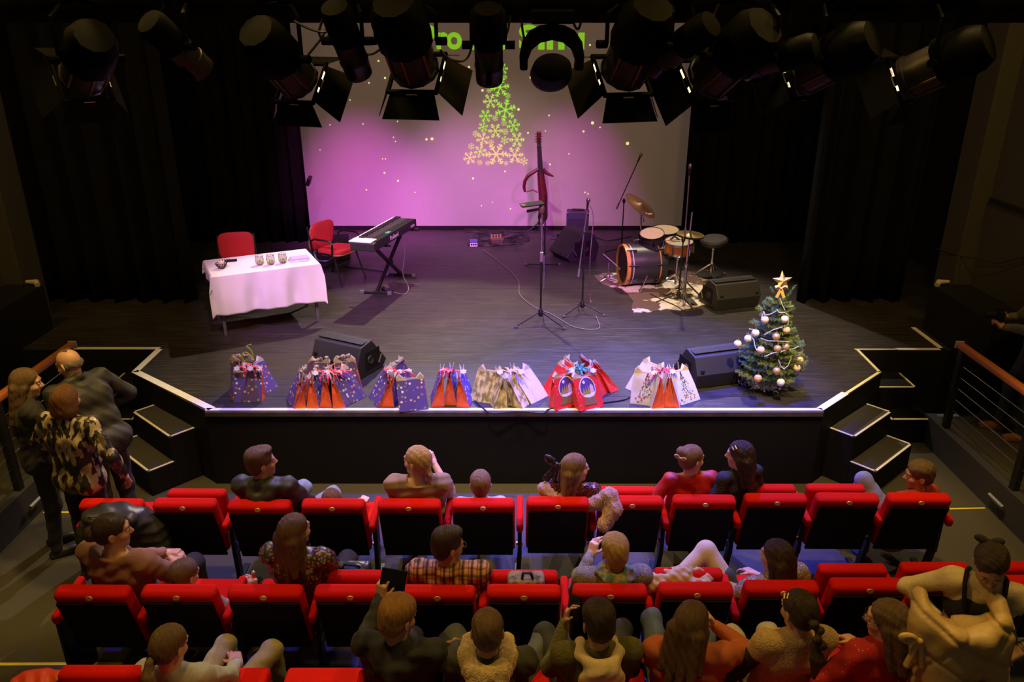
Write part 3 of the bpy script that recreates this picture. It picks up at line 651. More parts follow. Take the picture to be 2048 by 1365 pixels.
# tablet stand in the middle
p = PZ(1081, 648); o3 = tuple(p); t = thing('tablet_stand', 'tall black stand with clamp in the middle of the stage', 'stand', p)
top = PY(1083, 418, p.y)
tripod(t, o3, p, 1, .34, R(-35), .16)
MB(o3).tube([p+Vector((0, 0, .1)), (p.x, p.y, S+.82)], .012, 10).build('lower_pole', m_bmetal, t, smooth=True)
MB(o3).tube([(p.x, p.y, S+.8), (p.x, p.y, top.z)], .009, 10).build('upper_pole', m_silver, t, smooth=True)
MB(o3).box((p.x, p.y, S+.84), (.04, .04, .12)).build('height_clutch', m_silver, t, bev=.008)
MB(o3).tube([(p.x+.03, p.y-.02, S+.45), (p.x+.03, p.y-.03, S+.86)], .007, 8).build('spare_boom', m_silver, t, smooth=True)
cl = MB(o3).lathe([(.01, -.06), (.035, -.04), (.04, 0), (.03, .03), (.01, .035)], 14, top).build('clamp_head', mat('worn_brass_metal', (.28, .24, .13), .35, .8), t, smooth=True)
for dx in (-.02, .02): MB(o3).tube([top+Vector((dx, 0, 0)), top+Vector((dx*1.8, -.02, -.09)), top+Vector((dx, -.02, -.17))], .008, 6).build('grip', m_bmetal, cl, smooth=True)
MB(o3).bar(top+Vector((-.01, 0, .0)), top+Vector((-.17, .0, -.03)), .025, .03).build('arm', m_bmetal, t, bev=.006)
MB(o3).box(top+Vector((-.11, 0, .055)), (.26, .17, .014), (.03, -.10, .2)).build('tray', m_black, t, bev=.004)
MB(o3).box(top+Vector((-.21, -.03, .045)), (.06, .05, .03)).build('edge_clip', mat('worn_brass_metal', (.28, .24, .13), .35, .8), t, bev=.006)
# rear tripod stand
p = PZ(1086, 536); t = thing('cello_pickup_stand', 'thin black tripod stand just behind the middle stand', 'stand', p); o3 = tuple(p)
tripod(t, o3, p, 1, .30, R(150), .05); MB(o3).tube([p+Vector((.02, 0, .03)), (p.x+.02, p.y, S+1.1)], .011, 8).build('pole', m_bmetal, t, smooth=True)
# microphone stand with boom
def mic_stand(label, base, htop, bt, bb, ang, colr=None, legs=.3, cab=True, boomcol=None, miccol=None):
    p = Vector(base); o3 = tuple(p); t = thing('microphone_stand', label, 'microphone stand', p, 0, 'microphone stands on the stage')
    tripod(t, o3, p, 1, legs, ang, .13)
    MB(o3).tube([p+Vector((0, 0, .1)), (p.x, p.y, htop*.55+S*.45)], .012, 8).build('lower_pole', m_bmetal, t, smooth=True)
    MB(o3).tube([(p.x, p.y, htop*.53+S*.47), (p.x, p.y, htop)], .009, 8).build('upper_pole', m_bmetal, t, smooth=True)
    MB(o3).lathe([(.01, -.04), (.022, -.02), (.025, .01), (.012, .035)], 10, (p.x, p.y, htop)).build('swivel', m_bmetal, t, smooth=True)
    bm = MB(o3).tube([bb, bt], .008, 8).build('boom', boomcol or m_bmetal, t, smooth=True)
    d = (Vector(bt)-Vector(bb)).normalized(); MB(o3).tube([Vector(bb)-d*.02, Vector(bb)+d*.08], .014, 8).build('counterweight', mat('grey_rubber', (.12, .11, .13), .8), bm, smooth=True)
    mic(t, o3, Vector(bt), d)
    return t
p = PZ(1164, 626); bt = PY(1174, 420, p.y+.05); bb = PY(1157, 551, p.y-.12)
mic_stand('microphone stand with angled silver boom left of the drum kit', p, S+1.02, bt, bb, R(95), boomcol=m_silver)
MBc = [bt+Vector((.03, 0, .06)), bt+Vector((.08, 0, -.1)), PY(1180, 520, p.y), PZ(1181, 600, S+.02), PZ(1195, 640, S+.01), PZ(1196, 658, S+.008), PZ(1150, 655, S+.008), PZ(1105, 630, S+.008), PZ(1070, 615, S+.008), PZ(1040, 590, S+.008), PZ(1035, 560, S+.008), PZ(1000, 525, S+.008), PZ(965, 500, S+.008)]
cable('microphone_cable', 'grey cable running from the boom microphone across the stage floor', MBc, .0055, m_gcable)
p = PZ(1242, 512); bt = PY(1275, 325, p.y); bb = PY(1234, 416, p.y)
mic_stand('tall black boom microphone stand behind the bass drum', p, PY(1241, 402, p.y).z, bt, bb, R(30))
p = PZ(1356, 606); bt = PY(1379, 352, p.y+.1); bb = PY(1370, 470, p.y+.02)
mic_stand('tall microphone stand rising in front of the snare drum', p, PY(1371, 480, p.y).z, bt, bb, R(-60), boomcol=m_silver, legs=.28)
# ---- silent cello
p = PZ(1081, 476); y0 = p.y
t = thing('electric_cello', 'dark red electric cello with curved frame wings before the screen', 'cello', (p.x, y0, S)); oc = (p.x, y0, S)
m_maho = mat('mahogany_lacquer', (.09, .012, .014), .3, var=.3, scale=14); m_eb = mat('ebony', (.02, .012, .014), .4)
A = PY(1087, 432, y0); B = PY(1078, 272, y0); mid_ = PY(1081, 345, y0)
MB(oc).tube([PY(1090, 440, y0), A, PY(1086, 390, y0), mid_], [.04, .075, .08, .06], 10).build('body', m_maho, t, smooth=True)
MB(oc).bar(PY(1086, 408, y0-.04), PY(1078, 290, y0-.03), .075, .03, (0, 1, 0)).build('fingerboard', m_eb, t, bev=.006)
MB(oc).tube([mid_, PY(1077.6, 276, y0)], [.045, .032], 8).build('neck', m_eb, t, smooth=True)
hd = MB(oc).box(PY(1077.5, 275, y0), (.07, .05, .2)).build('pegbox', m_maho, t, bev=.012)
for k in range(4): MB(oc).cyl(PY(1077, 268+k*5, y0)+Vector((-.06, 0, 0)), PY(1077, 268+k*5, y0)+Vector((.06, 0, 0)), .01, n=8).build('peg', m_eb, hd)
MB(oc).tube([PY(u, v, y0) for u, v in ((1077, 338), (1066, 345), (1056, 352), (1050, 362), (1048, 374), (1050, 384))], [.03, .032, .032, .03, .028, .02], 8).build('frame_wing', m_maho, t, smooth=True)
MB(oc).tube([PY(u, v, y0) for u, v in ((1086, 338), (1092, 346), (1100, 350), (1107, 353))], [.03, .03, .024, .012], 8).build('frame_wing', m_maho, t, smooth=True)
MB(oc).tube([PY(u, v, y0) for u, v in ((1075, 385), (1066, 380), (1052, 384))], [.014, .014, .01], 8).build('chest_rest', m_maho, t, smooth=True)
for k in range(4): MB(oc).tube([PY(1083+k*1.6, 430, y0-.075), PY(1076+k*.9, 282, y0-.05)], .002, 4).build('string', m_steel, t)
MB(oc).box(PY(1086, 420, y0-.07), (.09, .02, .03)).build('bridge', mat('maple', (.5, .33, .15), .5), t, bev=.004)
MB(oc).tube([PY(1090, 440, y0), (PY(1090, 440, y0).x, y0, S+.04)], .007, 6).build('endpin', m_steel, t)
p2 = PZ(1079, 470); t = thing('cello_stand', 'black folding tripod stand holding the electric cello', 'stand', p2); o3 = tuple(p2)
MB(o3).tube([p2+Vector((0, .08, .05)), PY(1079, 420, p2.y+.08)], .016, 8).build('column', m_bmetal, t, smooth=True)
jn = PY(1078, 446, p2.y+.05)
for (u, v) in ((1049, 469), (1109, 472), (1086, 489)): MB(o3).tube([jn, PZ(u, v)+Vector((0, 0, .012))], .012, 8).build('leg', m_bmetal, t, smooth=True)
MB(o3).lathe([(.02, -.03), (.03, 0), (.02, .03)], 10, jn).build('collar', m_bmetal, t)
# ---- cables heap and boxes
def tangle(name, label, u0, u1, v0, v1, n, seed):
    r = random.Random(seed); b = MB()
    for k in range(n):
        c = PZ(r.uniform(u0, u1), r.uniform(v0, v1)); pts = []; rr = r.uniform(.08, .26); z = r.uniform(.008, .07); e = r.uniform(.5, .9); ph = r.uniform(0, 6)
        for i in range(18): g = ph+i*.42; q = rr*(1+.12*math.sin(g*2+k)); pts.append((c.x+q*math.cos(g), c.y+q*e*math.sin(g), S+z+.01*math.sin(g*3)))
        b.tube(pts, .0065, 5)
    o = b.build(name, m_cable, smooth=True); return tag(o, label, 'cables', kind='stuff')
tangle('cable_tangle', 'tangled heap of black cables on the floor before the screen', 950, 1050, 468, 494, 24, 3)
cable('floor_cable', 'black cable lying along the foot of the screen on the right', [PZ(1100, 480)+Vector((0, 0, .01)), PZ(1180, 474)+Vector((0, 0, .01)), PZ(1215, 482)+Vector((0, 0, .01)), PZ(1262, 474)+Vector((0, 0, .01))], .008)
p = PZ(947, 492); t = thing('direct_box', 'small blue signal box at the edge of the cable heap', 'signal box', p, .1)
MB().box((0, 0, .05), (.13, .16, .1)).build('casing', mat('glowing_blue_enamel', (.06, .06, .35), .4, emit=.05), t, bev=.01); MB().box((0, -.082, .04), (.12, .006, .06)).build('front_plate', mat('white_print', (.75, .75, .75), .5), t)  # blue casing is no lamp; a faint glow is put into its colour
for x in (-.035, .0, .035): MB().cyl((x, -.084, .045), (x, -.09, .045), .014, n=10).build('socket', m_black, t)
p = PZ(993, 488); t = thing('multi_socket', 'brown socket block with plugs among the tangled cables', 'socket block', p, .3)
MB().box((0, 0, .05), (.22, .16, .1)).build('casing', mat('brown_plastic', (.10, .07, .05), .5), t, bev=.01)
for k in range(4): MB().cyl((-.08+k*.05, 0, .1), (-.08+k*.05, 0, .16), .018, n=10).build('plug', mat('brass_plug', (.35, .26, .1), .4), t)
tag(MB().box(PY(618, 362, 12.80), (.06, .12, .15), (.3, .4, 0)).build('curtain_clamp', m_bmetal, bev=.015), 'small black clamp light at the left curtain edge', 'clamp light')
# ================================================================== drum kit
def hide():
    m = mat('cowhide', (.72, .66, .62), .8, scale=3.0, col2=(.085, .04, .032), bump=.3, bscale=120, sheen=.2, detail=8.); rp = [n for n in m.node_tree.nodes if n.type == 'VALTORGB'][0]; rp.color_ramp.elements[0].position = .475; rp.color_ramp.elements[1].position = .50; return m
rugp = [(1188, 553), (1198, 566), (1222, 575), (1245, 580), (1258, 592), (1268, 604), (1263, 618), (1268, 625), (1295, 626), (1330, 619), (1362, 621), (1400, 613), (1425, 606), (1452, 590), (1440, 568), (1398, 556), (1380, 545), (1330, 540), (1290, 548), (1240, 548), (1215, 546)]
pts = [PZ(*p) for p in rugp]; dense = []
for i in range(len(pts)):
    a, b_, = pts[i], pts[(i+1) % len(pts)]
    for k in range(4): q = a.lerp(b_, k/4); dense.append((q.x+random.uniform(-.012, .012), q.y+random.uniform(-.012, .012)))
tag(MB().prism(dense, .008, Matrix.Translation((0, 0, S+.0005))).build('cowhide_rug', hide()), 'brown and white cowhide rug under the drum kit', 'rug')
ZR = S+.009
m_shell_b = mat('satin_black_shell', (.035, .033, .045), .35, var=.1); m_orange = mat('orange_lacquer', (.85, .25, .03), .3, var=.1); m_head = mat('tan_drumhead', (.50, .36, .26), .6, var=.1); m_cym = mat('dark_bronze', (.19, .10, .045), .38, .55, var=.25, scale=18)
m_hoop = mat('orange_wood_hoop', (.75, .33, .07), .4, var=.15); m_chrome = m_steel; m_wstripe = mat('white_hoop_line', (.7, .66, .68), .4)
# bass drum
bd = Vector((1.80, 10.47, S+.295)); ax = Vector((-math.cos(R(9)), -math.sin(R(9)), 0)); ob = (bd.x, bd.y, ZR)
t = thing('bass_drum', 'black bass drum with orange wooden hoops on the cowhide rug', 'drum', ob); r0 = .275
MB(ob).lathe([(r0, -.22), (r0, .22)], 40, bd, ax).build('shell', m_shell_b, t, smooth=True)
for s_ in (-1, 1):
    h_ = MB(ob).lathe([(r0*.93, s_*.235), (r0*1.035, s_*.235), (r0*1.035, s_*.285), (r0*.93, s_*.285), (r0*.93, s_*.235)], 40, bd, ax).build('hoop', m_hoop if s_ > 0 else m_shell_b, t, smooth=True)
    MB(ob).lathe([(r0*1.005, s_*.20), (r0*1.03, s_*.20), (r0*1.03, s_*.235), (r0*1.005, s_*.235), (r0*1.005, s_*.20)], 40, bd, ax).build('hoop_ring', m_shell_b, t, smooth=True)
    MB(ob).lathe([(r0*1.004, s_*.185), (r0*1.015, s_*.186), (r0*1.015, s_*.2), (r0*1.004, s_*.2)], 40, bd, ax).build('hoop_line', m_wstripe if s_ > 0 else m_hoop, t, smooth=True)
    MB(ob).lathe([(.001, s_*.262), (r0*.95, s_*.262)], 40, bd, ax).build('drumhead', mat('brown_resonant_head', (.12, .075, .05), .45), t)
fa, fb, _ = frame(ax)
for k in range(8):
    g = k*math.pi/4+.2; d = fa*math.cos(g)+fb*math.sin(g)
    for s_ in (-1, 1): MB(ob).tube([bd+d*(r0+.012)+ax*(s_*.13), bd+d*(r0+.018)+ax*(s_*.27)], [.012, .006], 6).build('lug', m_bmetal, t, smooth=True)
for sg in (-1, 1):
    q = bd+Vector((.05, sg*-.24, -.10)); MB(ob).tube([q, (q.x-.12, q.y-sg*.2, ZR+.008)], .009, 8).build('spur', m_silver, t, smooth=True)
# toms
def drum(name, label, c, r, h, tilt, shell, headm, rim=None, lugs=8, cat='drum', hoopm=None):
    c = Vector(c); n = Vector(tilt).normalized(); ob = tuple(c); t = thing(name, label, cat, ob); a, b_, _ = frame(n)
    MB(ob).lathe([(r, -h), (r, 0)], 32, c, n).build('shell', shell, t, smooth=True)
    MB(ob).lathe([(.001, .012), (r*.97, .010)], 32, c, n).build('drumhead', headm, t)
    for z in (0, -h): MB(ob).lathe([(r*.985, z-.012), (r*1.035, z-.012), (r*1.035, z+.016), (r*.985, z+.016), (r*.985, z-.012)], 32, c, n).build('rim', rim or m_chrome, t, smooth=True)
    for k in range(lugs):
        g = k*2*math.pi/lugs; d = a*math.cos(g)+b_*math.sin(g); MB(ob).tube([c+d*(r+.016)+n*.005, c+d*(r+.02)-n*(h*.5), c+d*(r+.016)-n*(h+.005)], [.005, .012, .005], 6).build('lug', rim or m_chrome, t, smooth=True)
    return t
cT = PY(1304, 468, 10.55); tt = drum('rack_tom', 'small black rack tom mounted above the bass drum', cT, .165, .20, (-.1, -.28, 1), m_shell_b, m_head, m_bmetal, 6)
oT = tuple(cT); MB(oT).tube([cT+Vector((-.17, .0, -.08)), cT+Vector((-.24, .02, -.1)), cT+Vector((-.24, .03, -.26)), (cT.x-.12, cT.y+.03, bd.z+r0)], .014, 8).build('mounting_arm', m_silver, tt, smooth=True)
cF = PY(1329, 461, 11.0); ft = drum('floor_tom', 'larger floor tom with tan head behind the rack tom', cF, .205, .38, (-.04, -.12, 1), m_shell_b, m_head, m_bmetal, 6); oF = tuple(cF)
for k in range(3): g = k*2.09+.5; MB(oF).tube([(cF.x+.22*math.cos(g), cF.y+.22*math.sin(g), cF.z-.15), (cF.x+.23*math.cos(g), cF.y+.23*math.sin(g), S+.012)], .008, 6).build('leg', m_silver, ft)
cS = PY(1358, 484, 10.25); sn = drum('snare_drum', 'orange snare drum with chrome rims on a stand', cS, .185, .135, (-.02, -.12, 1), m_orange, mat('coated_white_head', (.55, .5, .4), .6), m_chrome, 10)
oS = tuple(cS); MB(oS).tube([cS+Vector((-.2, -.06, .03)), cS+Vector((.16, .04, .035))], .007, 6).build('drumstick', mat('hickory', (.55, .33, .12), .5), sn); MB(oS).tube([cS+Vector((-.12, .02, .02)), cS+Vector((-.06, .02, .07)), cS+Vector((0, -.02, .03))], .014, 8).build('clip_microphone', m_bmetal, sn, smooth=True)
def stand3(label, base, top, r, m=m_steel, z1=.3, ang=0., name='drum_stand', rr=.012, cat='stand'):
    b0 = Vector(base); o3 = tuple(b0); t = thing(name, label, cat, b0)
    MB(o3).tube([b0+Vector((0, 0, .06)), (b0.x, b0.y, b0.z+z1+.25)], .019, 8).build('lower_tube', m, t, smooth=True)
    MB(o3).tube([(b0.x, b0.y, b0.z+z1+.2), top], .014, 8).build('upper_tube', m, t, smooth=True)
    MB(o3).lathe([(.018, -.03), (.028, -.01), (.028, .02), (.018, .03)], 10, (b0.x, b0.y, b0.z+z1+.22)).build('clutch', m, t, smooth=True)
    for k in range(3):
        g = ang+k*2*math.pi/3; e = b0+Vector((r*math.cos(g), r*math.sin(g), .015)); dv = Vector((-math.sin(g), math.cos(g), 0))*.014
        for sg in (-1, 1): MB(o3).bar(b0+Vector((0, 0, z1))+dv*sg, e+dv*sg, .010, .016).build('leg_strut', m, t)
        MB(o3).tube([b0+Vector((0, 0, .1)), b0.lerp(e, .55)+Vector((0, 0, z1*.45))], .005, 6).build('brace', m, t)
        MB(o3).tube([e+Vector((0, 0, -.0)), e+(e-b0).normalized()*.03+Vector((0, 0, .012))], .016, 8).build('rubber_foot', mat('grey_rubber', (.12, .11, .13), .8), t, smooth=True)
    return t, o3
pS = PZ(1352, 594); pS.z = ZR
t, o3 = stand3('chrome snare drum stand with three legs', (cS.x, cS.y, ZR), (cS.x, cS.y, cS.z-.16), .24, ang=R(-70), z1=.22)
for k in range(3): g = k*2.09+.4; MB(o3).tube([(cS.x, cS.y, cS.z-.24), (cS.x+.19*math.cos(g), cS.y+.19*math.sin(g), cS.z-.16)], .008, 6).build('basket_arm', m_steel, t)
# hi-hat
ph = PZ(1367, 601); ph.z = ZR; hz = PY(1376, 466, ph.y+.08).z
t, o3 = stand3('chrome hi-hat stand with a pair of bronze cymbals', ph, (ph.x+.02, ph.y+.02, hz+.28), .26, ang=R(-100), z1=.26, name='hi_hat')
for z, s_ in ((0, 1), (-.03, -1)): MB(o3).lathe([(.001, s_*.022), (.03, s_*.018), (.045, s_*.006), (.175, -s_*.004)], 32, (ph.x+.02, ph.y+.02, hz+z), (.06, -.05, 1)).build('cymbal', mat('bright_bronze', (.32, .23, .09), .35, .8, var=.2), t, smooth=True)
MB(o3).box((ph.x+.06, ph.y-.13, ZR+.03), (.09, .28, .014), (.12, 0, .2)).build('foot_pedal', m_steel, t, bev=.004)
# crash cymbal
pc = PZ(1283, 545); cz = PY(1282, 411, 10.95)
t, o3 = stand3('chrome cymbal stand carrying a tilted dark bronze cymbal', (cz.x+.04, 10.95, S), (cz.x+.0, 10.95, cz.z-.06), .24, ang=R(30), z1=.24, name='crash_cymbal')
MB(o3).lathe([(.001, .03), (.035, .026), (.05, .01), (.26, -.012)], 40, cz, (.52, -.26, .80)).build('cymbal', m_cym, t, smooth=True)
nc = Vector((.52, -.26, .80)).normalized(); ca, cb_, _ = frame(nc); b = MB(o3); g0 = math.atan2((Vector((.5, -.5, -.5))).dot(cb_), (Vector((.5, -.5, -.5))).dot(ca))
for k in range(9):
    g = g0-.42+k*.105; d = ca*math.cos(g)+cb_*math.sin(g); q = cz+nc*.006; b.bar(q+d*(.165+.012*(k % 3)), q+d*(.20-.010*(k % 2)), .012, .002, nc)
b.build('cymbal_print', mat('white_print', (.75, .75, .75), .5), t)
MB(o3).tube([cz+Vector((0, 0, -.06)), cz+Vector((.06, .02, -.24))], .007, 6).build('tilter_wing', m_steel, t)
# throne
pt = PZ(1421, 556); zt_ = PY(1424, 480, pt.y).z
t, o3 = stand3('round black drum throne on a chrome tripod', (pt.x, pt.y, S), (pt.x, pt.y, zt_-.03), .25, ang=R(-90), z1=.22, name='drum_throne', cat='stool')
MB(o3).lathe([(.03, -.07), (.16, -.07), (.195, -.04), (.195, 0), (.17, .025), (.001, .03)], 30, (pt.x, pt.y, zt_), (-.1, -.12, 1)).build('seat', mat('black_vinyl_seat', (.03, .027, .027), .45), t, smooth=True)
# kick pedal with beater
t = thing('kick_pedal', 'chrome kick pedal with round beater behind the bass drum', 'pedal', (2.17, 10.6, ZR))
MB().box((0, 0, .012), (.3, .12, .018), (0, 0, R(20))).build('base_plate', m_steel, t, bev=.004); MB().box((.04, .014, .05), (.27, .08, .012), (0, R(-12), R(20))).build('footboard', m_steel, t, bev=.004)
MB().tube([(-.11, -.04, .01), (-.11, -.04, .2)], .009, 8).build('post', m_steel, t); MB().tube([(-.11, -.0, .2), (-.06, 0, .36)], .006, 8).build('beater_rod', m_steel, t); MB().cyl((-.04, .0, .35), (-.09, -.02, .36), .035, n=14).build('beater', mat('felt', (.45, .38, .3), .9), t)
# kick microphone
p = PZ(1216, 562); o3 = tuple(p); t = thing('kick_microphone_stand', 'short stand aiming a silver microphone into the bass drum', 'microphone stand', p)
tripod(t, o3, p, 1, .17, R(100), .05, m=m_silver); MB(o3).tube([p+Vector((0, 0, .04)), p+Vector((0, 0, .26))], .010, 8).build('pole', m_silver, t, smooth=True)
a = PY(1206, 508, p.y); c = PY(1241, 538, p.y-.05); MB(o3).tube([a, c], .008, 8).build('boom', m_silver, t, smooth=True)
k_ = MB(o3).tube([c+Vector((-.03, .0, 0)), c+Vector((.05, .01, 0))], [.02, .03], 12).build('microphone', m_silver, t, smooth=True); MB(o3).ball(c+Vector((.075, .012, 0)), .036, 12).build('mic_head', mat('white_mesh', (.65, .63, .62), .5), k_, smooth=True)
cable('drum_cable', 'black cable running over the cowhide rug', [PZ(1300, 588, ZR+.006), PZ(1325, 600, ZR+.006), PZ(1352, 612, ZR+.006), PZ(1370, 622, S+.008), PZ(1400, 620, S+.008)], .006)
# ================================================================== christmas tree
tx = Vector((2.545, 7.08, S)); t = thing('christmas_tree', 'small decorated christmas tree at the right of the stage front', 'christmas tree', tx)
m_bark = mat('bark', (.16, .10, .05), .9); m_needle = mat('fir_needles', (.27, .36, .08), .55, var=.5, scale=25); m_needle2 = mat('blue_fir_needles', (.19, .34, .17), .55, var=.35, scale=25)
H = 1.02
MB().tube([(0, 0, .02), (.01, 0, .5), (.03, .0, H)], [.022, .014, .005], 8).build('trunk', m_bark, t, smooth=True)
def sprig(b, a, c, L_need, n, r):
    a = Vector(a); c = Vector(c); d = (c-a); ln = d.length; d.normalize(); u, v, _ = frame(d)
    b.tube([a, c], [.004, .002], 4)
    for i in range(n):
        q = (i+.5)/n; g = i*2.4+r.random(); p = a+d*(ln*(.12+.88*q)); s_ = u*math.cos(g)+v*math.sin(g)+Vector((0, 0, .12)); e = p+(s_*.85+d*.65).normalized()*L_need*r.uniform(.8, 1.15)
        w_ = d.cross(s_).normalized()*.0032; b.add([p-w_, p+w_, e], [(0, 1, 2)]); w2 = s_.normalized().cross(w_).normalized()*.0032; b.add([p-w2+d*.002, p+w2+d*.002, e], [(0, 1, 2)])
r = random.Random(11)
for lv in range(11):
    z = .16+lv*.072; R_ = .33*(1-(z-.10)/(H-.02))+.045; nb = max(5, int(11-lv*.55))
    for k in range(nb):
        g = k*2*math.pi/nb+lv*.7+r.uniform(-.2, .2); L_ = R_*r.uniform(.75, 1.12); zz = z+r.uniform(-.02, .02); b = MB()
        o_ = Vector((0, 0, zz)); d = Vector((math.cos(g), math.sin(g), .12+.25*(lv/11))); tip = o_+d*L_; tip.z -= .03*L_
        sprig(b, o_+d*.02, tip, .026, int(38+L_*260), r)
        for q in (.45, .62, .8):
            for sg in (-1, 1):
                f_ = o_.lerp(tip, q); e = f_+Vector((math.cos(g+sg*.75), math.sin(g+sg*.75), .12))*L_*(.46-.22*q); sprig(b, f_, e, .025, 34, r)
        b.build('branch', m_needle if r.random() > .25 else m_needle2, t)
for (dx, dz) in ((-.12, .2), (.11, .22), (-.14, .09), (.05, .12)): b = MB(); sprig(b, (.03, 0, H-.17), (.03+dx, -.02, H-.17+dz), .022, 80, r); b.build('branch', m_needle2, t)
# star and bow
m_gold = mat('gold_glitter', (.75, .48, .10), .32, .7, var=.4, scale=300, bump=.4, bscale=500)
st_ = []
for k in range(10): g = math.pi/2+k*math.pi/5; q = .105 if k % 2 == 0 else .045; st_.append((q*math.cos(g), q*math.sin(g)))
b = MB(); v = [(x, 0, z) for x, z in st_]+[(0, -.03, 0), (0, .03, 0)]; b.add(v, [(k, (k+1) % 10, 10) for k in range(10)]+[((k+1) % 10, k, 11) for k in range(10)])
stp = PY(1565, 563, 7.06)
s_ = tag(b.build('tree_star', m_gold, loc=stp, rot=(R(-18), 0, R(8))), 'gold glitter star on top of the christmas tree', 'star')
t2 = thing('gold_bow', 'pale gold ribbon bow tied below the tree star', 'bow', PY(1562, 577, 7.0)); m_bow = mat('gold_satin', (.8, .55, .18), .4, var=.15)
for sg in (-1, 1):
    MB().tube([(0, 0, 0), (sg*.03, -.01, .02), (sg*.05, 0, .015), (sg*.045, .01, -.005), (0, 0, -.005)], [.006, .013, .014, .012, .006], 6).build('loop', m_bow, t2, smooth=True)
    MB().bar((0, -.005, 0), (sg*.035, -.01, -.09), .028, .004, (0, 1, 0)).build('tail', m_bow, t2)
MB().ball((0, -.008, 0), .012, 8).build('knot', m_bow, t2, smooth=True)
# baubles
def stripes(name, c1, c2):
    m = mat(name, c1, .45, var=.05); N, L, b_ = nodes(m); wv = N.new('ShaderNodeTexWave'); wv.bands_direction = 'Z'; wv.inputs['Scale'].default_value = 16; wv.inputs['Distortion'].default_value = 2.; wv.inputs['Detail'].default_value = 1
    tc = N.new('ShaderNodeTexCoord'); L.new(tc.outputs['Object'], wv.inputs['Vector']); rp = N.new('ShaderNodeValToRGB'); rp.color_ramp.elements[0].position = .45; rp.color_ramp.elements[1].position = .55
    rp.color_ramp.elements[0].color = (*c1, 1); rp.color_ramp.elements[1].color = (*c2, 1); L.new(wv.outputs['Fac'], rp.inputs[0]); L.new(rp.outputs[0], b_.inputs['Base Color']); return m
bm_ = {'s': stripes('striped_bauble', (.85, .45, .22), (.85, .74, .55)), 'g': mat('gold_bauble', (.62, .45, .18), .4, .3, var=.4, scale=200), 'w': mat('white_bauble', (.85, .82, .78), .6, var=.12, scale=90), 'o': stripes('orange_bauble', (.85, .32, .08), (.8, .45, .2))}
bl = [(590, 548, 's', 'orange striped bauble high on the left side of the tree'), (770, 541, 'w', 'white bauble hanging below the tree top'), (787, 640, 's', 'striped bauble just under the high white bauble'), (505, 668, 'w', 'silvery white bauble on the upper left boughs'), (437, 718, 'w', 'white bauble hanging on the far left bough'),
      (342, 765, 'w', 'white bauble at the leftmost tip of the tree'), (693, 702, 'g', 'gold glitter bauble in the middle of the tree'), (553, 822, 's', 'red and cream striped bauble on the lower left boughs'), (705, 810, 'g', 'gold bauble half hidden by the bead garland'), (781, 795, 'g', 'gold glitter bauble right of the tree middle'),
      (908, 915, 's', 'upper striped bauble at the right edge of the tree'), (881, 985, 's', 'lower striped bauble at the right edge of the tree'), (697, 1013, 'g', 'pale gold bauble low on the front of the tree'), (527, 1080, 'o', 'orange bauble lying on the tinsel at the tree foot'), (735, 1117, 'w', 'cream bauble hanging low beside the tinsel')]
ctr = 1562
for u, v, k, lb in bl:
    U = 1400+u/4.55; Vv = 520+v/4.55; hz_ = PY(U, Vv, 7.08).z-S; off = max(.33*(1-(hz_-.1)/1.0)+.05, .06); dx = PY(U, Vv, 7.08).x-tx.x
    yy = 7.08-math.sqrt(max(off**2-dx**2, .01))*.95; c = PY(U, Vv, yy); rr = .037
    t3 = thing('bauble', lb, 'bauble', c, r.uniform(0, 3), 'baubles on the christmas tree')
    MB().ball((0, 0, 0), rr, 18).build('ball', bm_[k], t3, smooth=True); MB().cyl((0, 0, rr*.95), (0, 0, rr*1.2), .009, n=8).build('cap', m_gold, t3); MB().tube([(0, 0, rr*1.2), (.004, .0, rr*1.9)], .002, 4).build('hanger', m_gold, t3)
# bead garland
m_bead = mat('silver_beads', (.75, .72, .68), .3, .4)
gl = [[(728, 350), (745, 400), (770, 455)], [(560, 525), (580, 470), (590, 505), (640, 495), (690, 470)], [(700, 455), (720, 480), (770, 480), (810, 510), (800, 590), (740, 615), (660, 640), (590, 680)], [(450, 630), (510, 640)], [(470, 705), (490, 730), (500, 790), (515, 820)], [(555, 715), (620, 740), (700, 740), (800, 745), (835, 740)], [(590, 880), (660, 850), (760, 830), (850, 810), (920, 780)], [(930, 795), (935, 840), (900, 870), (830, 875)], [(715, 915), (735, 970), (765, 995), (800, 965), (830, 895)]]
b = MB()
for seg in gl:
    P = []
    for u, v in seg:
        U = 1400+u/4.55; Vv = 520+v/4.55; q = PY(U, Vv, 7.08); off = max(.33*(1-(q.z-S-.1)/1.0)+.05, .06); yy = 7.08-math.sqrt(max(off**2-(q.x-tx.x)**2, .008))*1.02; P.append(PY(U, Vv, yy))
    ln = sum((P[i+1]-P[i]).length for i in range(len(P)-1)); n = int(ln/.011)
    for i in range(n+1):
        s0 = ln*i/max(n, 1)
        for j in range(len(P)-1):
            l_ = (P[j+1]-P[j]).length
            if s0 <= l_ or j == len(P)-2: b.ball(P[j].lerp(P[j+1], min(s0/l_, 1)), .0055, 6); break
            s0 -= l_
tag(b.build('bead_garland', m_bead, smooth=True), 'silver bead garland looped around the christmas tree', 'garland')
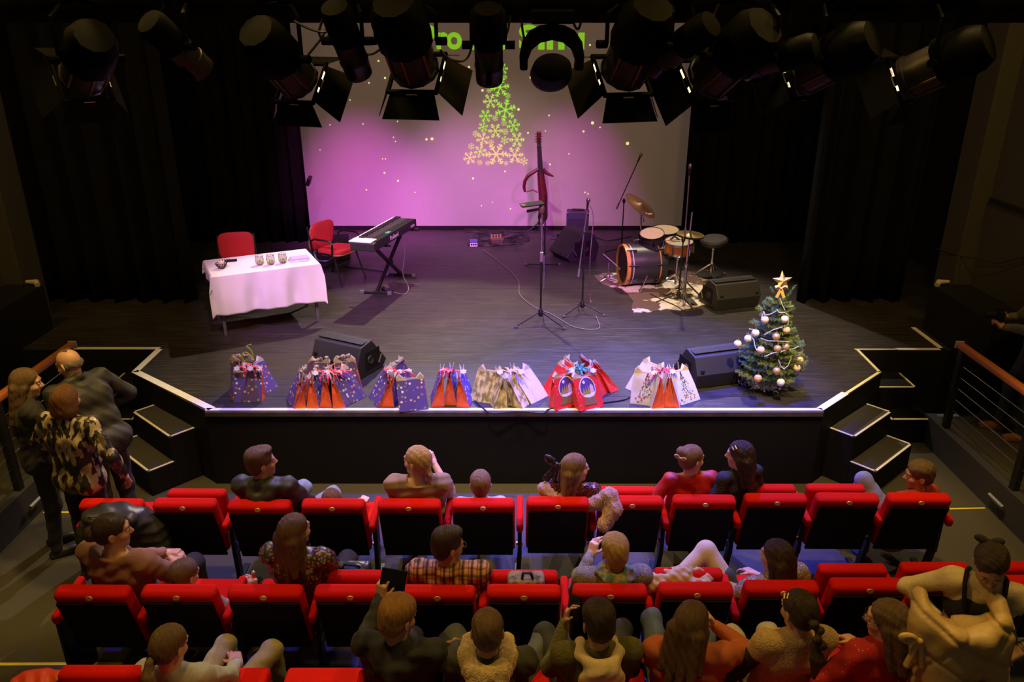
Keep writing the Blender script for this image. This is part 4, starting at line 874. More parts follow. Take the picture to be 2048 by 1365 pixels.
# tinsel round the foot
b = MB()
for k in range(1500):
    g = r.uniform(0, 6.283); q = .155+r.gauss(0, .04); z = .045+abs(r.gauss(0, .035)); p = Vector((q*math.cos(g), q*math.sin(g), z)); e = p+Vector((r.gauss(0, 1), r.gauss(0, 1), abs(r.gauss(0, .8)))).normalized()*.042; w_ = Vector((r.gauss(0, 1), r.gauss(0, 1), r.gauss(0, 1))).normalized()*.0045
    b.add([p-w_, p+w_, e], [(0, 1, 2)])
tag(b.build('tinsel', mat('silver_tinsel', (.72, .68, .68), .3, .5, var=.6, scale=60), loc=(tx.x-.03, tx.y, S)), 'silver and dark tinsel heaped around the tree foot', 'tinsel', kind='stuff')
t = thing('tree_pot', 'dark pot holding the christmas tree trunk', 'pot', (tx.x-.02, tx.y, S)); MB().lathe([(.07, .0), (.10, .11), (.095, .115), (.085, .10), (.001, .098)], 20).build('pot', mat('dark_clay', (.05, .045, .05), .7), t, smooth=True)
# ================================================================== gift bags
def speck(name, base, cols, sc, dens=.62, size=.34, rough=.5):
    m = mat(name, base, rough, var=.06); N, L, b_ = nodes(m); tc = N.new('ShaderNodeTexCoord'); vo = N.new('ShaderNodeTexVoronoi'); vo.inputs['Scale'].default_value = sc; vo.inputs['Randomness'].default_value = .75
    nz = N.new('ShaderNodeTexNoise'); nz.inputs['Scale'].default_value = sc*4.5; ad = N.new('ShaderNodeVectorMath'); ad.operation = 'SCALE'; ad.inputs['Scale'].default_value = .35/sc
    sb = N.new('ShaderNodeVectorMath'); sb.operation = 'SUBTRACT'; sb.inputs[1].default_value = (.5, .5, .5); L.new(nz.outputs['Color'], sb.inputs[0]); L.new(tc.outputs['Object'], nz.inputs['Vector']); L.new(sb.outputs[0], ad.inputs[0])
    a2 = N.new('ShaderNodeVectorMath'); L.new(tc.outputs['Object'], a2.inputs[0]); L.new(ad.outputs[0], a2.inputs[1]); L.new(a2.outputs[0], vo.inputs['Vector'])
    lt = N.new('ShaderNodeMath'); lt.operation = 'LESS_THAN'; lt.inputs[1].default_value = size; L.new(vo.outputs['Distance'], lt.inputs[0])
    sp = N.new('ShaderNodeSeparateColor'); L.new(vo.outputs['Color'], sp.inputs[0]); g1 = N.new('ShaderNodeMath'); g1.operation = 'LESS_THAN'; g1.inputs[1].default_value = dens; L.new(sp.outputs[0], g1.inputs[0])
    mu = N.new('ShaderNodeMath'); mu.operation = 'MULTIPLY'; L.new(lt.outputs[0], mu.inputs[0]); L.new(g1.outputs[0], mu.inputs[1])
    rp = N.new('ShaderNodeValToRGB'); rp.color_ramp.interpolation = 'CONSTANT'; E_ = rp.color_ramp.elements
    while len(E_) < len(cols): E_.new(.5)
    for i, c in enumerate(cols): E_[i].position = i/len(cols); E_[i].color = (*c, 1)
    L.new(sp.outputs[1], rp.inputs[0]); old = b_.inputs['Base Color'].links[0].from_socket; mx = N.new('ShaderNodeMix'); mx.data_type = 'RGBA'; L.new(mu.outputs[0], mx.inputs[0]); L.new(old, mx.inputs[6]); L.new(rp.outputs[0], mx.inputs[7]); L.new(mx.outputs[2], b_.inputs['Base Color'])
    return m
m_navy = speck('navy_gingerbread_paper', (.115, .075, .26), [(.85, .8, .72), (.75, .28, .08), (.7, .45, .2), (.85, .8, .75), (.25, .3, .08)], 26, .85, .31)
m_org = mat('orange_red_paper', (.86, .13, .03), .5, var=.1, scale=12, bump=.15, bscale=16); m_cream = mat('cream_inner_paper', (.72, .62, .55), .7, var=.06)
m_goldtree = mat('golden_forest_paper', (.76, .65, .28), .5, scale=26, col2=(.26, .22, .06), stretch=(1, 1, .45), detail=6.)
m_redp = speck('red_dotted_paper', (.75, .03, .025), [(.9, .7, .3), (.9, .8, .75)], 42, .9, .13); m_redside = speck('red_side_paper', (.72, .04, .02), [(.9, .6, .3)], 40, .8, .12)
m_winter = mat('pale_winter_paper', (.70, .66, .60), .5, scale=5, col2=(.55, .48, .30), detail=1.); m_bluew = mat('pale_blue_paper', (.62, .66, .74), .5, var=.1)
KINDS = {'navy': (m_navy, m_org, 'navy gingerbread-print'), 'gold': (m_goldtree, m_goldtree, 'golden forest-print'), 'globe': (m_redp, m_redside, 'red snow-globe'), 'winter': (m_winter, m_org, 'cream winter-tree'), 'blue': (m_bluew, m_org, 'pale blue winter-tree'), 'white': (mat('white_print_paper', (.78, .75, .74), .5), m_goldtree, 'white winter-scene')}
m_ribbon = mat('red_raffia', (.75, .03, .06), .5); m_gribbon = mat('green_raffia', (.02, .22, .15), .5); m_oribbon = mat('gold_twine', (.7, .4, .1), .5); m_tag = mat('white_gift_tag', (.85, .82, .80), .6); m_fluff = mat('beige_tissue', (.50, .38, .28), .9, var=.3, scale=60, bump=.5)
def bag(label, group, u, v, yaw, kind, W=.25, H=.34, D=.12, lean=(0, 0), fluff=False, globe=False, tree=False):
    H *= .86; p = PZ(u, v); pm, gm, _ = KINDS[kind]; t = thing('gift_bag', label, 'gift bag', p, R(yaw), group)
    lx, ly = rotz2((lean[0], lean[1], 0), -R(yaw))[:2]
    tw = W*.96; td = .02
    def T(x, y, z): q = z/H; return Vector((x+lx*q, y+ly*q, z))
    c0 = [(-W/2, -D/2), (W/2, -D/2), (W/2, D/2), (-W/2, D/2)]; c1 = [(-tw/2, -td/2), (tw/2, -td/2), (tw/2, td/2), (-tw/2, td/2)]
    B = [T(x, y, .002) for x, y in c0]; U = [T(x, y, H) for x, y in c1]
    wv = [T(x*.99+random.uniform(-.006, .006), (y0+y1)/2*1.05, H*.5) for (x, y0), (_, y1) in zip(c0, c1)]
    for (i, j) in ((0, 1), (2, 3)):
        s_ = -1 if i == 0 else 1
        m1 = [B[i], B[j], wv[j], U[j], U[i], wv[i]]
        b = MB(); b.add([B[i], B[j], wv[j], wv[i], U[j], U[i]], [(0, 1, 2, 3), (3, 2, 4, 5)]); b.build('panel', pm, t, solid=.002)
    for (i, j, sx) in ((1, 2, 1), (3, 0, -1)):
        bm0 = (B[i]+B[j])/2; um = (U[i]+U[j])/2+Vector((-sx*.055, 0, -.004)); fold = T(sx*(W/2-.012), 0, D*.62); hm = (wv[i]+wv[j])/2+Vector((-sx*.02, 0, 0))
        b = MB(); b.add([B[i], B[j], fold, wv[i], wv[j], hm, U[i], U[j], um], [(0, 1, 2), (0, 2, 5, 3), (2, 1, 4, 5), (3, 5, 8, 6), (5, 4, 7, 8)]); b.build('gusset', gm, t, solid=.002)
    MB().add(B, [(3, 2, 1, 0)]).build('bottom', gm, t, solid=.002)
    b = MB()
    for s_ in (-1, 1):
        y = s_*td/2; b.add([T(-tw/2+.004, y*.6, H-.05), T(tw/2-.004, y*.6, H-.05), T(tw/2, y*1.6, H+.012), T(tw/2-.03, y*2., H+.05), T(tw/2-.075, y*1.2, H+.004), T(-tw/2+.075, y*1.2, H+.004), T(-tw/2+.03, y*2., H+.05), T(-tw/2, y*1.6, H+.012)], [(0, 1, 2, 3, 4, 5, 6, 7)])
    b.build('inner_lip', m_cream, t, solid=.0015)
    if fluff:
        r_ = random.Random(int(u)); s = SDF(.01)
        for k in range(9): s.ell(tuple(T(r_.uniform(-tw/3, tw/3), r_.uniform(-.015, .015), H+r_.uniform(-.0, .05))), (r_.uniform(.012, .025), .014, r_.uniform(.012, .026)))
        s.mesh('tissue_filling', .006, m_fluff, t, disp=wob(.004, 160, int(u)))
    if globe:
        for sy in (-1,):
            def Q(x, z, e=.004): q = z/H; return T(x, -(D/2*(1-q)+td/2*q)-e, z)
            def disc(cx, cz, rx, rz, m, nm, e, n=22): MB().add([Q(cx+rx*math.cos(k*6.2832/n), cz+rz*math.sin(k*6.2832/n), e) for k in range(n)], [tuple(range(n))]).build(nm, m, t, solid=.001)
            disc(0, .19, .083, .098, mat('white_gift_tag', (.85, .82, .80), .6), 'globe_rim', .003); disc(0, .19, .075, .09, mat('violet_print', (.10, .05, .22), .5), 'globe_sky', .005)
            MB().add([Q(-.066, .15, .007), Q(.066, .15, .007), Q(.05, .118, .007), Q(0, .104, .007), Q(-.05, .118, .007)], [(0, 1, 2, 3, 4)]).build('globe_snow', m_tag, t, solid=.001)
            for k, x in enumerate((-.045, -.02, .005)): MB().add([Q(x-.016, .14, .009), Q(x+.016, .14, .009), Q(x, .20+.01*k, .009)], [(0, 1, 2)]).build('printed_tree', mat('printed_gold_tree', (.40, .30, .06), .5), t, solid=.001)
            MB().add([Q(.02, .15, .009), Q(.058, .15, .009), Q(.058, .20, .009), Q(.039, .225, .009), Q(.02, .20, .009)], [(0, 1, 2, 3, 4)]).build('printed_house', mat('printed_house_paper', (.7, .5, .35), .5), t, solid=.001)
            disc(-.03, .245, .013, .015, m_tag, 'printed_moon', .009, 12)
            MB().add([Q(-.07, .045, .007), Q(.07, .045, .007), Q(.058, .085, .007), Q(.05, .108, .007), Q(-.05, .108, .007), Q(-.058, .085, .007)], [(0, 1, 2, 3, 4, 5)]).build('globe_base', mat('printed_brown', (.26, .14, .06), .5), t, solid=.001)
    if tree:
        r_ = random.Random(int(u)); b = MB(); b2 = MB()
        def Q(x, z, e=.004): q = z/H; return T(x, -(D/2*(1-q)+td/2*q)-e, z)
        for k in range(120):
            z = r_.uniform(.07, .29); w_ = .075*(1-(z-.07)/.23); x = r_.uniform(-w_, w_)+.01; s_ = r_.uniform(.003, .006); b.add([Q(x-s_, z), Q(x+s_, z), Q(x, z+s_*2)], [(0, 1, 2)])
        for k in range(16): x = r_.uniform(-.10, .10); z = r_.uniform(.02, .08); s_ = r_.uniform(.006, .011); b2.add([Q(x-s_, z), Q(x+s_, z), Q(x+s_*.6, z+s_*1.3), Q(x-s_*.6, z+s_*1.3)], [(0, 1, 2, 3)])
        b.build('printed_tree', mat('printed_dark_green', (.10, .09, .04), .6), t, solid=.001); b2.build('printed_animals', mat('printed_rust', (.45, .18, .04), .6), t, solid=.001)
    return t, p
def bow(label, u, v, z, m, spread=.13, n=16, seed=0, cat='ribbon', tags=2, tagm=None):
    c = PZ(u, v, S+z); t = thing('ribbon_bow', label, cat, c, 0, 'ribbons tying the gift bags'); r_ = random.Random(seed)
    for k in range(n):
        g = r_.uniform(0, 6.28); d = Vector((math.cos(g)*1.5, math.sin(g)*.8, r_.uniform(-.25, .3))); L_ = spread*r_.uniform(.5, 1.1); sd = d.cross(Vector((0, 0, 1))).normalized()*.012*r_.uniform(.5, 1.2)
        p = [Vector((0, 0, 0)), d*L_*.4+Vector((0, 0, .03)), d*L_*.8+Vector((0, 0, .015)), d*L_+Vector((0, 0, -.04))]
        b = MB(); vv = []
        for i, q in enumerate(p): w_ = sd*(.5+.5*math.sin(i*1.1+.4)); vv += [q-w_, q+w_]
        b.add(vv, [(0, 1, 3, 2), (2, 3, 5, 4), (4, 5, 7, 6)]); b.build('strand', m, t, solid=.0015)
    for k in range(tags):
        x, y = (-.09, .10, .01)[k]+r_.uniform(-.02, .02), r_.uniform(-.06, -.02); pts = []
        for i in range(12): q = .026*(1 if i % 2 else .72); g = i*math.pi/6+k; pts.append((x+q*math.cos(g)*1.3, q*math.sin(g)))
        MB().prism(pts, .003, Matrix.Translation((0, y, .03)) @ Matrix.Rotation(R(60), 4, 'X')).build('gift_tag', tagm or m_tag, t)
g1, g2, g3, g4, g5, g6, g7 = ['gift bags in cluster %s from the left' % s_ for s_ in ('one', 'two', 'three', 'four', 'five', 'six', 'seven')]
c1 = 'leftmost gift bag cluster'
bag('navy gift bag facing front in the leftmost gift bag cluster', g1, 499, 800, 2, 'navy', .27, .33, .12, (0, .05), True)
bag('navy gift bag leaning out right with orange side in leftmost cluster', g1, 531, 782, 62, 'navy', .25, .33, .12, (-.09, .02))
bag('navy gift bag peeping out left in the leftmost gift bag cluster', g1, 474, 789, -68, 'navy', .25, .33, .12, (.07, .02))
bag('navy gift bag at the back of the leftmost gift bag cluster', g1, 493, 776, -8, 'navy', .25, .36, .12, (.0, -.02), True)
for i, (u, v, yw, ln) in enumerate(((592, 806, -58, (.10, .0)), (604, 806, -86, (.03, .03)), (633, 806, -92, (.0, .03)), (659, 804, -92, (.0, .03)), (681, 806, -82, (-.05, .02)), (705, 800, 52, (-.12, .02)))):
    bag(['outermost left', 'second', 'third', 'fourth', 'fifth', 'rightmost'][i]+' navy bag with orange side in the second gift bag cluster', g2, u, v, yw, 'navy', .25, .34, .12, ln, i in (1, 2, 3))
bag('tall navy bag at the back right of the second gift bag cluster', g2, 702, 778, 12, 'navy', .22, .35, .12, (-.04, 0), True)
bag('tall navy bag at the back left of the second gift bag cluster', g2, 636, 778, -5, 'navy', .22, .34, .12, (.04, 0), True)
bag('navy bag leaning left in the third gift bag cluster', g3, 757, 803, -62, 'navy', .25, .34, .12, (.12, .02), True)
bag('navy bag with orange side facing front in the third gift bag cluster', g3, 780, 803, -92, 'navy', .25, .35, .12, (.03, .02), True)
bag('navy bag facing front with gingerbread print in third gift bag cluster', g3, 828, 817, 10, 'navy', .27, .33, .12, (-.03, .05), False)
bag('navy bag at the back of the third gift bag cluster', g3, 806, 785, 70, 'navy', .25, .36, .12, (-.04, 0), True)
for i, (u, v, yw, ln) in enumerate(((875, 803, -84, (.05, .02)), (903, 800, -92, (.0, .02)), (931, 804, 84, (-.04, .02)))):
    bag(['left', 'middle', 'right'][i]+' navy bag with orange side in the fourth gift bag cluster', g4, u, v, yw, 'navy', .25, .345, .13, ln)
for i, (u, v, yw, ln, kd) in enumerate(((968, 800, -20, (.06, .03), 'gold'), (994, 807, -72, (.03, .03), 'gold'), (1026, 800, -84, (.0, .02), 'gold'), (1047, 806, 62, (-.10, .02), 'gold'), (1070, 797, 48, (-.14, .0), 'white'))):
    bag(['leftmost golden forest-print', 'second golden forest-print', 'middle golden forest-print', 'fourth golden forest-print', 'rightmost white winter-print'][i]+' bag in the fifth gift bag cluster', g5, u, v, yw, kd, .25, .34, .13, ln)
for i, (u, v, yw, ln, gb) in enumerate(((1106, 790, -60, (.12, .0), False), (1128, 812, 30, (-.0, .06), True), (1178, 814, 24, (-.05, .07), True), (1118, 776, -70, (.1, -.03), False), (1212, 775, 128, (-.18, -.02), False), (1196, 790, 60, (-.10, .0), False))):
    bag(['red dotted bag leaning left', 'red snow-globe bag on the left', 'frontmost red snow-globe bag on the right', 'red dotted bag at the back left', 'red dotted bag leaning far out right', 'red dotted bag squeezed behind the front globe'][i]+' in sixth gift bag cluster', g6, u, v, yw, 'globe', .26, .34, .12, ln, False, gb)
for i, (u, v, yw, ln, kd, tr) in enumerate(((1288, 806, -17, (.02, .05), 'winter', True), (1306, 806, -80, (.02, .02), 'winter', False), (1330, 804, 88, (.0, .02), 'winter', False), (1349, 804, 75, (-.05, .02), 'winter', False), (1373, 801, 32, (-.10, .03), 'blue', True), (1277, 782, -50, (.12, -.02), 'blue', False))):
    bag(['cream winter-tree bag facing front', 'bag with orange side next to the cream tree bag', 'middle bag with orange side', 'right bag with orange side', 'pale blue winter-tree bag leaning right', 'pale blue bag at the back left'][i]+' in rightmost gift bag cluster', g7, u, v, yw, kd, .25, .345, .12, ln, False, False, tr)
for i, (u, v, z, m, sp, tg) in enumerate(((499, 740, .30, m_ribbon, .12, 3), (657, 748, .30, m_ribbon, .2, 3), (797, 746, .30, m_ribbon, .15, 3), (903, 746, .30, m_ribbon, .14, 2), (1020, 746, .30, m_oribbon, .14, 2), (1160, 742, .31, m_gribbon, .16, 2), (1325, 747, .30, m_ribbon, .14, 2))):
    bow(['red', 'red', 'red', 'red', 'golden', 'green', 'red'][i]+' raffia bow with tags on the %s gift bag cluster' % ['leftmost', 'second', 'third', 'fourth', 'fifth', 'sixth', 'rightmost'][i], u, v, z, m, sp*.85, 14, i, 'ribbon', tg)
o = cable('ribbon_curl', 'thin lime green ribbon curling up from the leftmost gift bags', [PY(503, 735, 7.0), PY(488, 722, 7.0), PY(483, 710, 7.0), PY(492, 705, 7.0), PY(505, 715, 7.0), PY(504, 705, 7.0), PY(498, 697, 7.0), PY(493, 693, 7.0), PY(503, 689, 7.0)], .005, mat('lime_ribbon', (.5, .62, .06), .4), 'ribbon')
cable('front_cable', 'black cable drooping over the white stage edge between bag clusters', [PZ(947, 800)+Vector((0, 0, .008)), PZ(965, 818)+Vector((0, 0, .012)), PZ(985, 829)+Vector((0, 0, .012)), PZ(1040, 826)+Vector((0, 0, .012)), PZ(1085, 829)+Vector((0, 0, .012)), PZ(1110, 818)+Vector((0, 0, .01)), PZ(1240, 803)+Vector((0, 0, .008)), PZ(1262, 790)+Vector((0, 0, .008))], .007)
# ================================================================== lighting bar and lanterns over the front of the stage
m_can = mat('lantern_black', (.0022, .0022, .0022), .6, 0., spec=.03); m_can2 = mat('lantern_grey', (.03, .025, .03), .4, .4, var=.2, scale=12); m_flap = mat('barn_door_black', (.003, .003, .0028), .5, 0., spec=.12)
RY = 4.35
t = thing('lighting_bar', 'long black lighting bar running across above the stage', 'lighting bar', (0, RY, 4.30))
MB().tube([(-4.4, 0, 0), (4.4, 0, 0)], .026, 12).build('pipe', m_can, t, smooth=True)
MB().box((0, .03, .05), (8.6, .10, .07)).build('cable_tray', m_can, t, bev=.01)
for x in (-3.4, -1.2, 1.2, 3.4): MB().tube([(x, 0, 0), (x, 0, 1.3)], .012, 8).build('drop_rod', m_can, t)
def basis(aim, c):
    a = Vector(aim).normalized(); s_ = a.cross(Vector((0, 0, 1))).normalized(); n = s_.cross(a).normalized()
    return Matrix(((s_.x, a.x, n.x, c[0]), (s_.y, a.y, n.y, c[1]), (s_.z, a.z, n.z, c[2]), (0, 0, 0, 1)))
def hang(t, c, M, w, hz=4.30):
    """yoke from both sides up to a clamp on the bar"""
    o3 = tuple(t.location); p1 = M @ Vector((-w, 0, 0)); p2 = M @ Vector((w, 0, 0)); top = Vector(((p1.x+p2.x)/2, RY, hz-.04))
    up = Vector((0, 0, max(hz-.07-c.z, .03)))
    MB(o3).tube([p1, p1+up*.8, top+Vector((-w*.6, 0, -.02)), top, top+Vector((w*.6, 0, -.02)), p2+up*.8, p2], .011, 8).build('yoke', m_can, t, smooth=True)
    MB(o3).box(top+Vector((0, 0, .03)), (.05, .08, .08)).build('clamp', m_can, t, bev=.01)
    for p, s_ in ((p1, -1), (p2, 1)): MB(o3).cyl(p, p+(M.to_3x3() @ Vector((s_*.05, 0, 0))), .022, n=10).build('yoke_knob', m_can, t)
def fresnel(label, u, v, aim, y=RY, sc=1., flaps=(50, 40, 35, 35)):
    c = PY(u, v, y); t = thing('fresnel_lantern', label, 'stage light', c, 0, 'stage lanterns on the lighting bar'); M = basis(aim, (0, 0, 0)) @ Matrix.Scale(sc, 4)
    Mw = Matrix.Translation(c) @ M
    def put(b, nm, m, **k):
        o = b.build(nm, m, t, **k); o.matrix_local = M; return o
    b = MB(); prof = [(.02, -.24), (.10, -.235), (.135, -.17), (.14, .0), (.13, .02)]; b.lathe(prof, 10, (0, 0, 0), (0, 1, 0)); put(b, 'rear_housing', m_can, smooth=True)
    b = MB(); b.lathe([(.118, .0), (.118, .17), (.125, .175), (.125, .20), (.10, .205)], 12, (0, 0, 0), (0, 1, 0)); put(b, 'front_housing', m_can2, smooth=True)
    for k in range(3): g = math.pi*(1.2+.6*k/2); b = MB(); b.bar((.121*math.cos(g), .01, .121*math.sin(g)), (.121*math.cos(g), .17, .121*math.sin(g)), .012, .012); put(b, 'cooling_fin', mat('brass_edge', (.20, .13, .035), .35, .8), bev=.002)
    b = MB(); b.lathe([(.001, .19), (.1, .195)], 20, (0, 0, 0), (0, 1, 0)); put(b, 'lens', mat('lantern_lens', (.5, .45, .3), .1, .2))
    b = MB()
    for q, wd in ((0, .28), (1, .28)): b.box((0, .215, .13 if q else -.13), (.28, .02, .02)); b.box((.13 if q else -.13, .215, 0), (.02, .02, .28))
    put(b, 'door_frame', m_can, bev=.003)
    for k, (ang, rot) in enumerate(zip(flaps, (0, 180, 90, -90))):   # top, bottom, left, right
        g = R(ang); L_ = (.17, .13, .17, .17)[k]; w0, w1 = .12, .155
        Mf = Matrix.Rotation(R(rot), 4, 'Y') @ Matrix.Translation((0, .225, .135)) @ Matrix.Rotation(g-math.pi/2+math.pi/2, 4, 'X')
        b = MB(); d = (0, math.cos(g), math.sin(g))
        pts = [Vector((-w0, 0, 0)), Vector((w0, 0, 0)), Vector((w1, math.cos(g)*L_, math.sin(g)*L_)), Vector((-w1, math.cos(g)*L_, math.sin(g)*L_))]
        M2 = Matrix.Rotation(R(rot), 4, 'Y') @ Matrix.Translation((0, .225, .135))
        b.add([M2 @ p for p in pts], [(0, 1, 2, 3)]); o = b.build('barn_door', m_flap, t, solid=.004); o.matrix_local = M
        b = MB(); b.cyl(M2 @ Vector((-.03, 0, 0)), M2 @ Vector((.03, 0, 0)), .008, n=8); put(b, 'hinge', mat('bright_hinge', (.8, .7, .5), .25, .8))
    sg = 1 if u < 1024 else -1      # the lamp is on: light leaks at the gap beside the inner door
    for z, l_ in ((.05, .05), (-.045, .03)):
        b = MB(); b.box((sg*.135, .212, z), (.010, .012, l_)); put(b, 'light_gap', mat('lamp_glow', (1., .72, .36), .5, emit=3.2, var=0))
    hang(t, c, Mw, .15*sc)
    return t
fresnel('fresnel lantern with open doors in the far left darkness', 175, 118, (-.55, .6, -.5), sc=.95)
fresnel('fresnel lantern with doors overlapping the screen\'s left edge', 560, 118, (.28, .72, -.62), sc=.95)
fresnel('large fresnel lantern with barn doors left of the projected word', 812, 82, (.14, .66, -.72), sc=1.05, flaps=(45, 62, 40, 30))
fresnel('large fresnel lantern with barn doors right of the moving head', 1272, 88, (-.20, .66, -.72), sc=1.05, flaps=(45, 62, 30, 40))
fresnel('fresnel lantern with a gold lit door at the screen\'s right edge', 1465, 112, (-.42, .66, -.6), sc=1.05, flaps=(45, 55, 30, 35))
fresnel('fresnel lantern in the darkness right of the screen', 1665, 118, (-.6, .62, -.45), sc=.95)
fresnel('rightmost fresnel lantern on the lighting bar', 1885, 125, (-.62, .6, -.45), sc=.95)
def profile(label, u, v, aim, L=.42, r=.075, y=RY-.08):
    c = PY(u, v, y); t = thing('profile_lantern', label, 'stage light', c, 0, 'stage lanterns on the lighting bar'); M = basis(aim, (0, 0, 0))
    def put(b, nm, m, **k): o = b.build(nm, m, t, **k); o.matrix_local = M; return o
    b = MB(); b.lathe([(.03, -L*.5), (r*.9, -L*.48), (r*1.05, -L*.4), (r*1.05, -.02), (r, 0)], 16, (0, 0, 0), (0, 1, 0)); put(b, 'lamp_house', m_can, smooth=True)
    b = MB(); b.lathe([(r*.98, 0), (r*.98, L*.25), (r*1.03, L*.26), (r*1.03, L*.29), (r*.98, L*.30), (r*.95, L*.5), (r*.7, L*.5)], 16, (0, 0, 0), (0, 1, 0)); put(b, 'lens_tube', m_can2, smooth=True)
    b = MB(); b.box((0, L*.33, -r), (.03, .09, .03)); put(b, 'focus_knob', m_can, bev=.006)
    b = MB(); b.lathe([(.001, L*.49), (r*.72, L*.495)], 16, (0, 0, 0), (0, 1, 0)); put(b, 'lens', mat('lantern_lens', (.5, .45, .3), .1, .2))
    hang(t, c, Matrix.Translation(c) @ M, .085)
profile('slim grey profile lantern left of the large fresnel', 694, 82, (.12, .55, -.72))
profile('slim grey profile lantern hanging before the snowflake tree top', 977, 90, (0, .5, -.8))
profile('slim grey profile lantern tilted left beside the right fresnel', 1362, 92, (-.55, .6, -.5))
profile('slim purple lit profile lantern in the left darkness', 352, 92, (.35, .62, -.6), .38)
profile('slim profile lantern in the darkness right of the screen', 1560, 115, (-.75, .55, -.28), .38)
# moving head
c = PY(1103, 112, RY); t = thing('moving_head_light', 'black moving head light with arched yoke above the snowflake tree', 'stage light', c); o3 = tuple(c)
arc = [(-.165, -.07), (-.168, .0), (-.155, .07), (-.115, .125), (-.06, .15), (0, .158), (.06, .15), (.115, .125), (.155, .07), (.168, 0), (.165, -.07)]
inn = [(.125, -.02), (.105, .03), (.06, .065), (0, .078), (-.06, .065), (-.105, .03), (-.125, -.02), (-.125, -.07)]
b = MB(); pl = arc+[(.12, -.07)]+inn; b.prism([(x, z) for x, z in pl], .12, Matrix.Translation((0, .06, 0)) @ Matrix.Rotation(math.pi/2, 4, 'X')); b.build('arched_yoke', m_can, t, bev=.01)
b = MB(); b.lathe([(.04, -.13), (.10, -.11), (.112, .02), (.105, .10), (.095, .11)], 24, (0, .0, -.085), (0, .8, -.25), 1., .72); b.build('head', m_can, t, smooth=True)
MB().box((0, 0, .19), (.22, .16, .07)).build('base_box', m_can, t, bev=.012)
# hanging cables between the lanterns
for i, (label, pts) in enumerate((('left of the slim lantern', [(588, 42), (620, 58), (650, 64), (668, 50)]), ('left, small loop', [(645, 40), (638, 65), (648, 78), (668, 60)]), ('between large fresnel and slim lantern', [(880, 100), (900, 118), (925, 122), (940, 105), (946, 60), (948, 30)]),
        ('right of the slim lantern', [(1020, 30), (1016, 60), (1006, 85)]), ('beside the moving head', [(1042, 30), (1045, 60), (1050, 85)]), ('right of the moving head', [(1145, 40), (1152, 56), (1158, 56), (1164, 36)]), ('under the large fresnel', [(712, 80), (722, 105), (745, 108), (768, 92)]), ('across the right fresnel', [(1222, 145), (1232, 165), (1255, 170), (1275, 150), (1285, 120)]), ('below the left curtain edge', [(616, 110), (640, 80), (655, 55)]))):
    cable('hanging_cable', 'black lamp cable hanging %s' % label, [PY(u, v, RY-.06+.02*i) for u, v in pts], .007)
# ================================================================== theatre seats
m_seat = mat('seat_red_wool', (.62, .010, .003), .92, var=.1, scale=70, bump=.15, bscale=300, spec=.12); m_spanel = mat('seat_back_board', (.010, .0098, .0098), .75, spec=.2, bump=.05); m_badge = mat('brass_badge', (.62, .44, .16), .45, .5, var=.3, scale=120)
REC = R(16)
def seat_proto(up):
    t = bpy.data.objects.new('theatre_seat', None); COL.objects.link(t)
    M = Matrix.Translation((0, .172, .30)) @ Matrix.Rotation(REC, 4, 'X')     # local z runs up the reclined back
    b = MB(); b.box((0, .05, .2725), (.475, .105, .545)); o = b.build('backrest', m_seat, t, bev=.035, seg=4, smooth=True); o.matrix_local = M
    b = MB(); b.box((0, -.008, .232), (.445, .02, .495)); o = b.build('back_panel', m_spanel, t, bev=.008); o.matrix_local = M
    b = MB(); b.lathe([(.001, .006), (.016, .006), (.019, .002)], 18, (0, -.0, .520), (0, -.85, .45), 1.25, .85); o = b.build('number_badge', m_badge, t, smooth=True); o.matrix_local = M
    if up:
        Mu = Matrix.Translation((0, .30, .40)) @ Matrix.Rotation(R(8), 4, 'X'); b = MB(); b.box((0, .045, .19), (.455, .09, .39)); o = b.build('seat_pan', m_seat, t, bev=.03, seg=4, smooth=True); o.matrix_local = Mu
    else:
        b = MB(); b.box((0, .42, .415), (.455, .45, .09), (R(3), 0, 0)); b.build('seat_pan', m_seat, t, bev=.03, seg=4, smooth=True)
    b = MB(); b.box((.275, .24, .615), (.052, .37, .075), (R(6), 0, 0)); b.build('armrest', m_seat, t, bev=.02, seg=3, smooth=True)
    MB().box((.275, .22, .43), (.032, .12, .36)).build('arm_post', m_bmetal, t, bev=.006)
    MB().bar((.275, .2, .30), (.262, .24, .01), .035, .06).build('leg', m_bmetal, t); MB().box((.262, .27, .008), (.05, .28, .016)).build('foot_plate', m_bmetal, t)
    b = MB(); b.cyl((.245, .21, .36), (.30, .21, .36), .016, n=8); b.build('pivot_bolt', m_steel, t)
    return t
P_up, P_dn = seat_proto(True), seat_proto(False); used = {True: False, False: False}
ORD = ['first', 'second', 'third', 'fourth', 'fifth', 'sixth', 'seventh', 'eighth', 'ninth', 'tenth', 'eleventh', 'twelfth']
SEATS = {}
def seat(row, i, x, y, z, up, rz):
    src = P_up if up else P_dn
    o = src if not used[up] else copy_tree(src)
    used[up] = True; o.location = (x, y, z); o.rotation_euler = (0, 0, rz)
    tag(o, 'red theatre seat, %s from the left in the %s row' % (ORD[i], row), 'theatre seat', 'red theatre seats in the %s row' % row); SEATS[(row, i)] = (x, y, z)
bu = [217, 365, 515, 664, 817, 966, 1116, 1265, 1411, 1555, 1699, 1843]; bv = [1019, 1018, 1021, 1019, 1019, 1018, 1015, 1013, 1011, 1008, 1007, 1007]
up1 = {1, 7, 9, 10}; up2 = {3, 5, 7, 9, 10, 11}
for i, (u, v) in enumerate(zip(bu, bv)): p = PZ(u, v, .80); seat('front', i, p.x, p.y-.028, 0, i in up1, R(-.5))
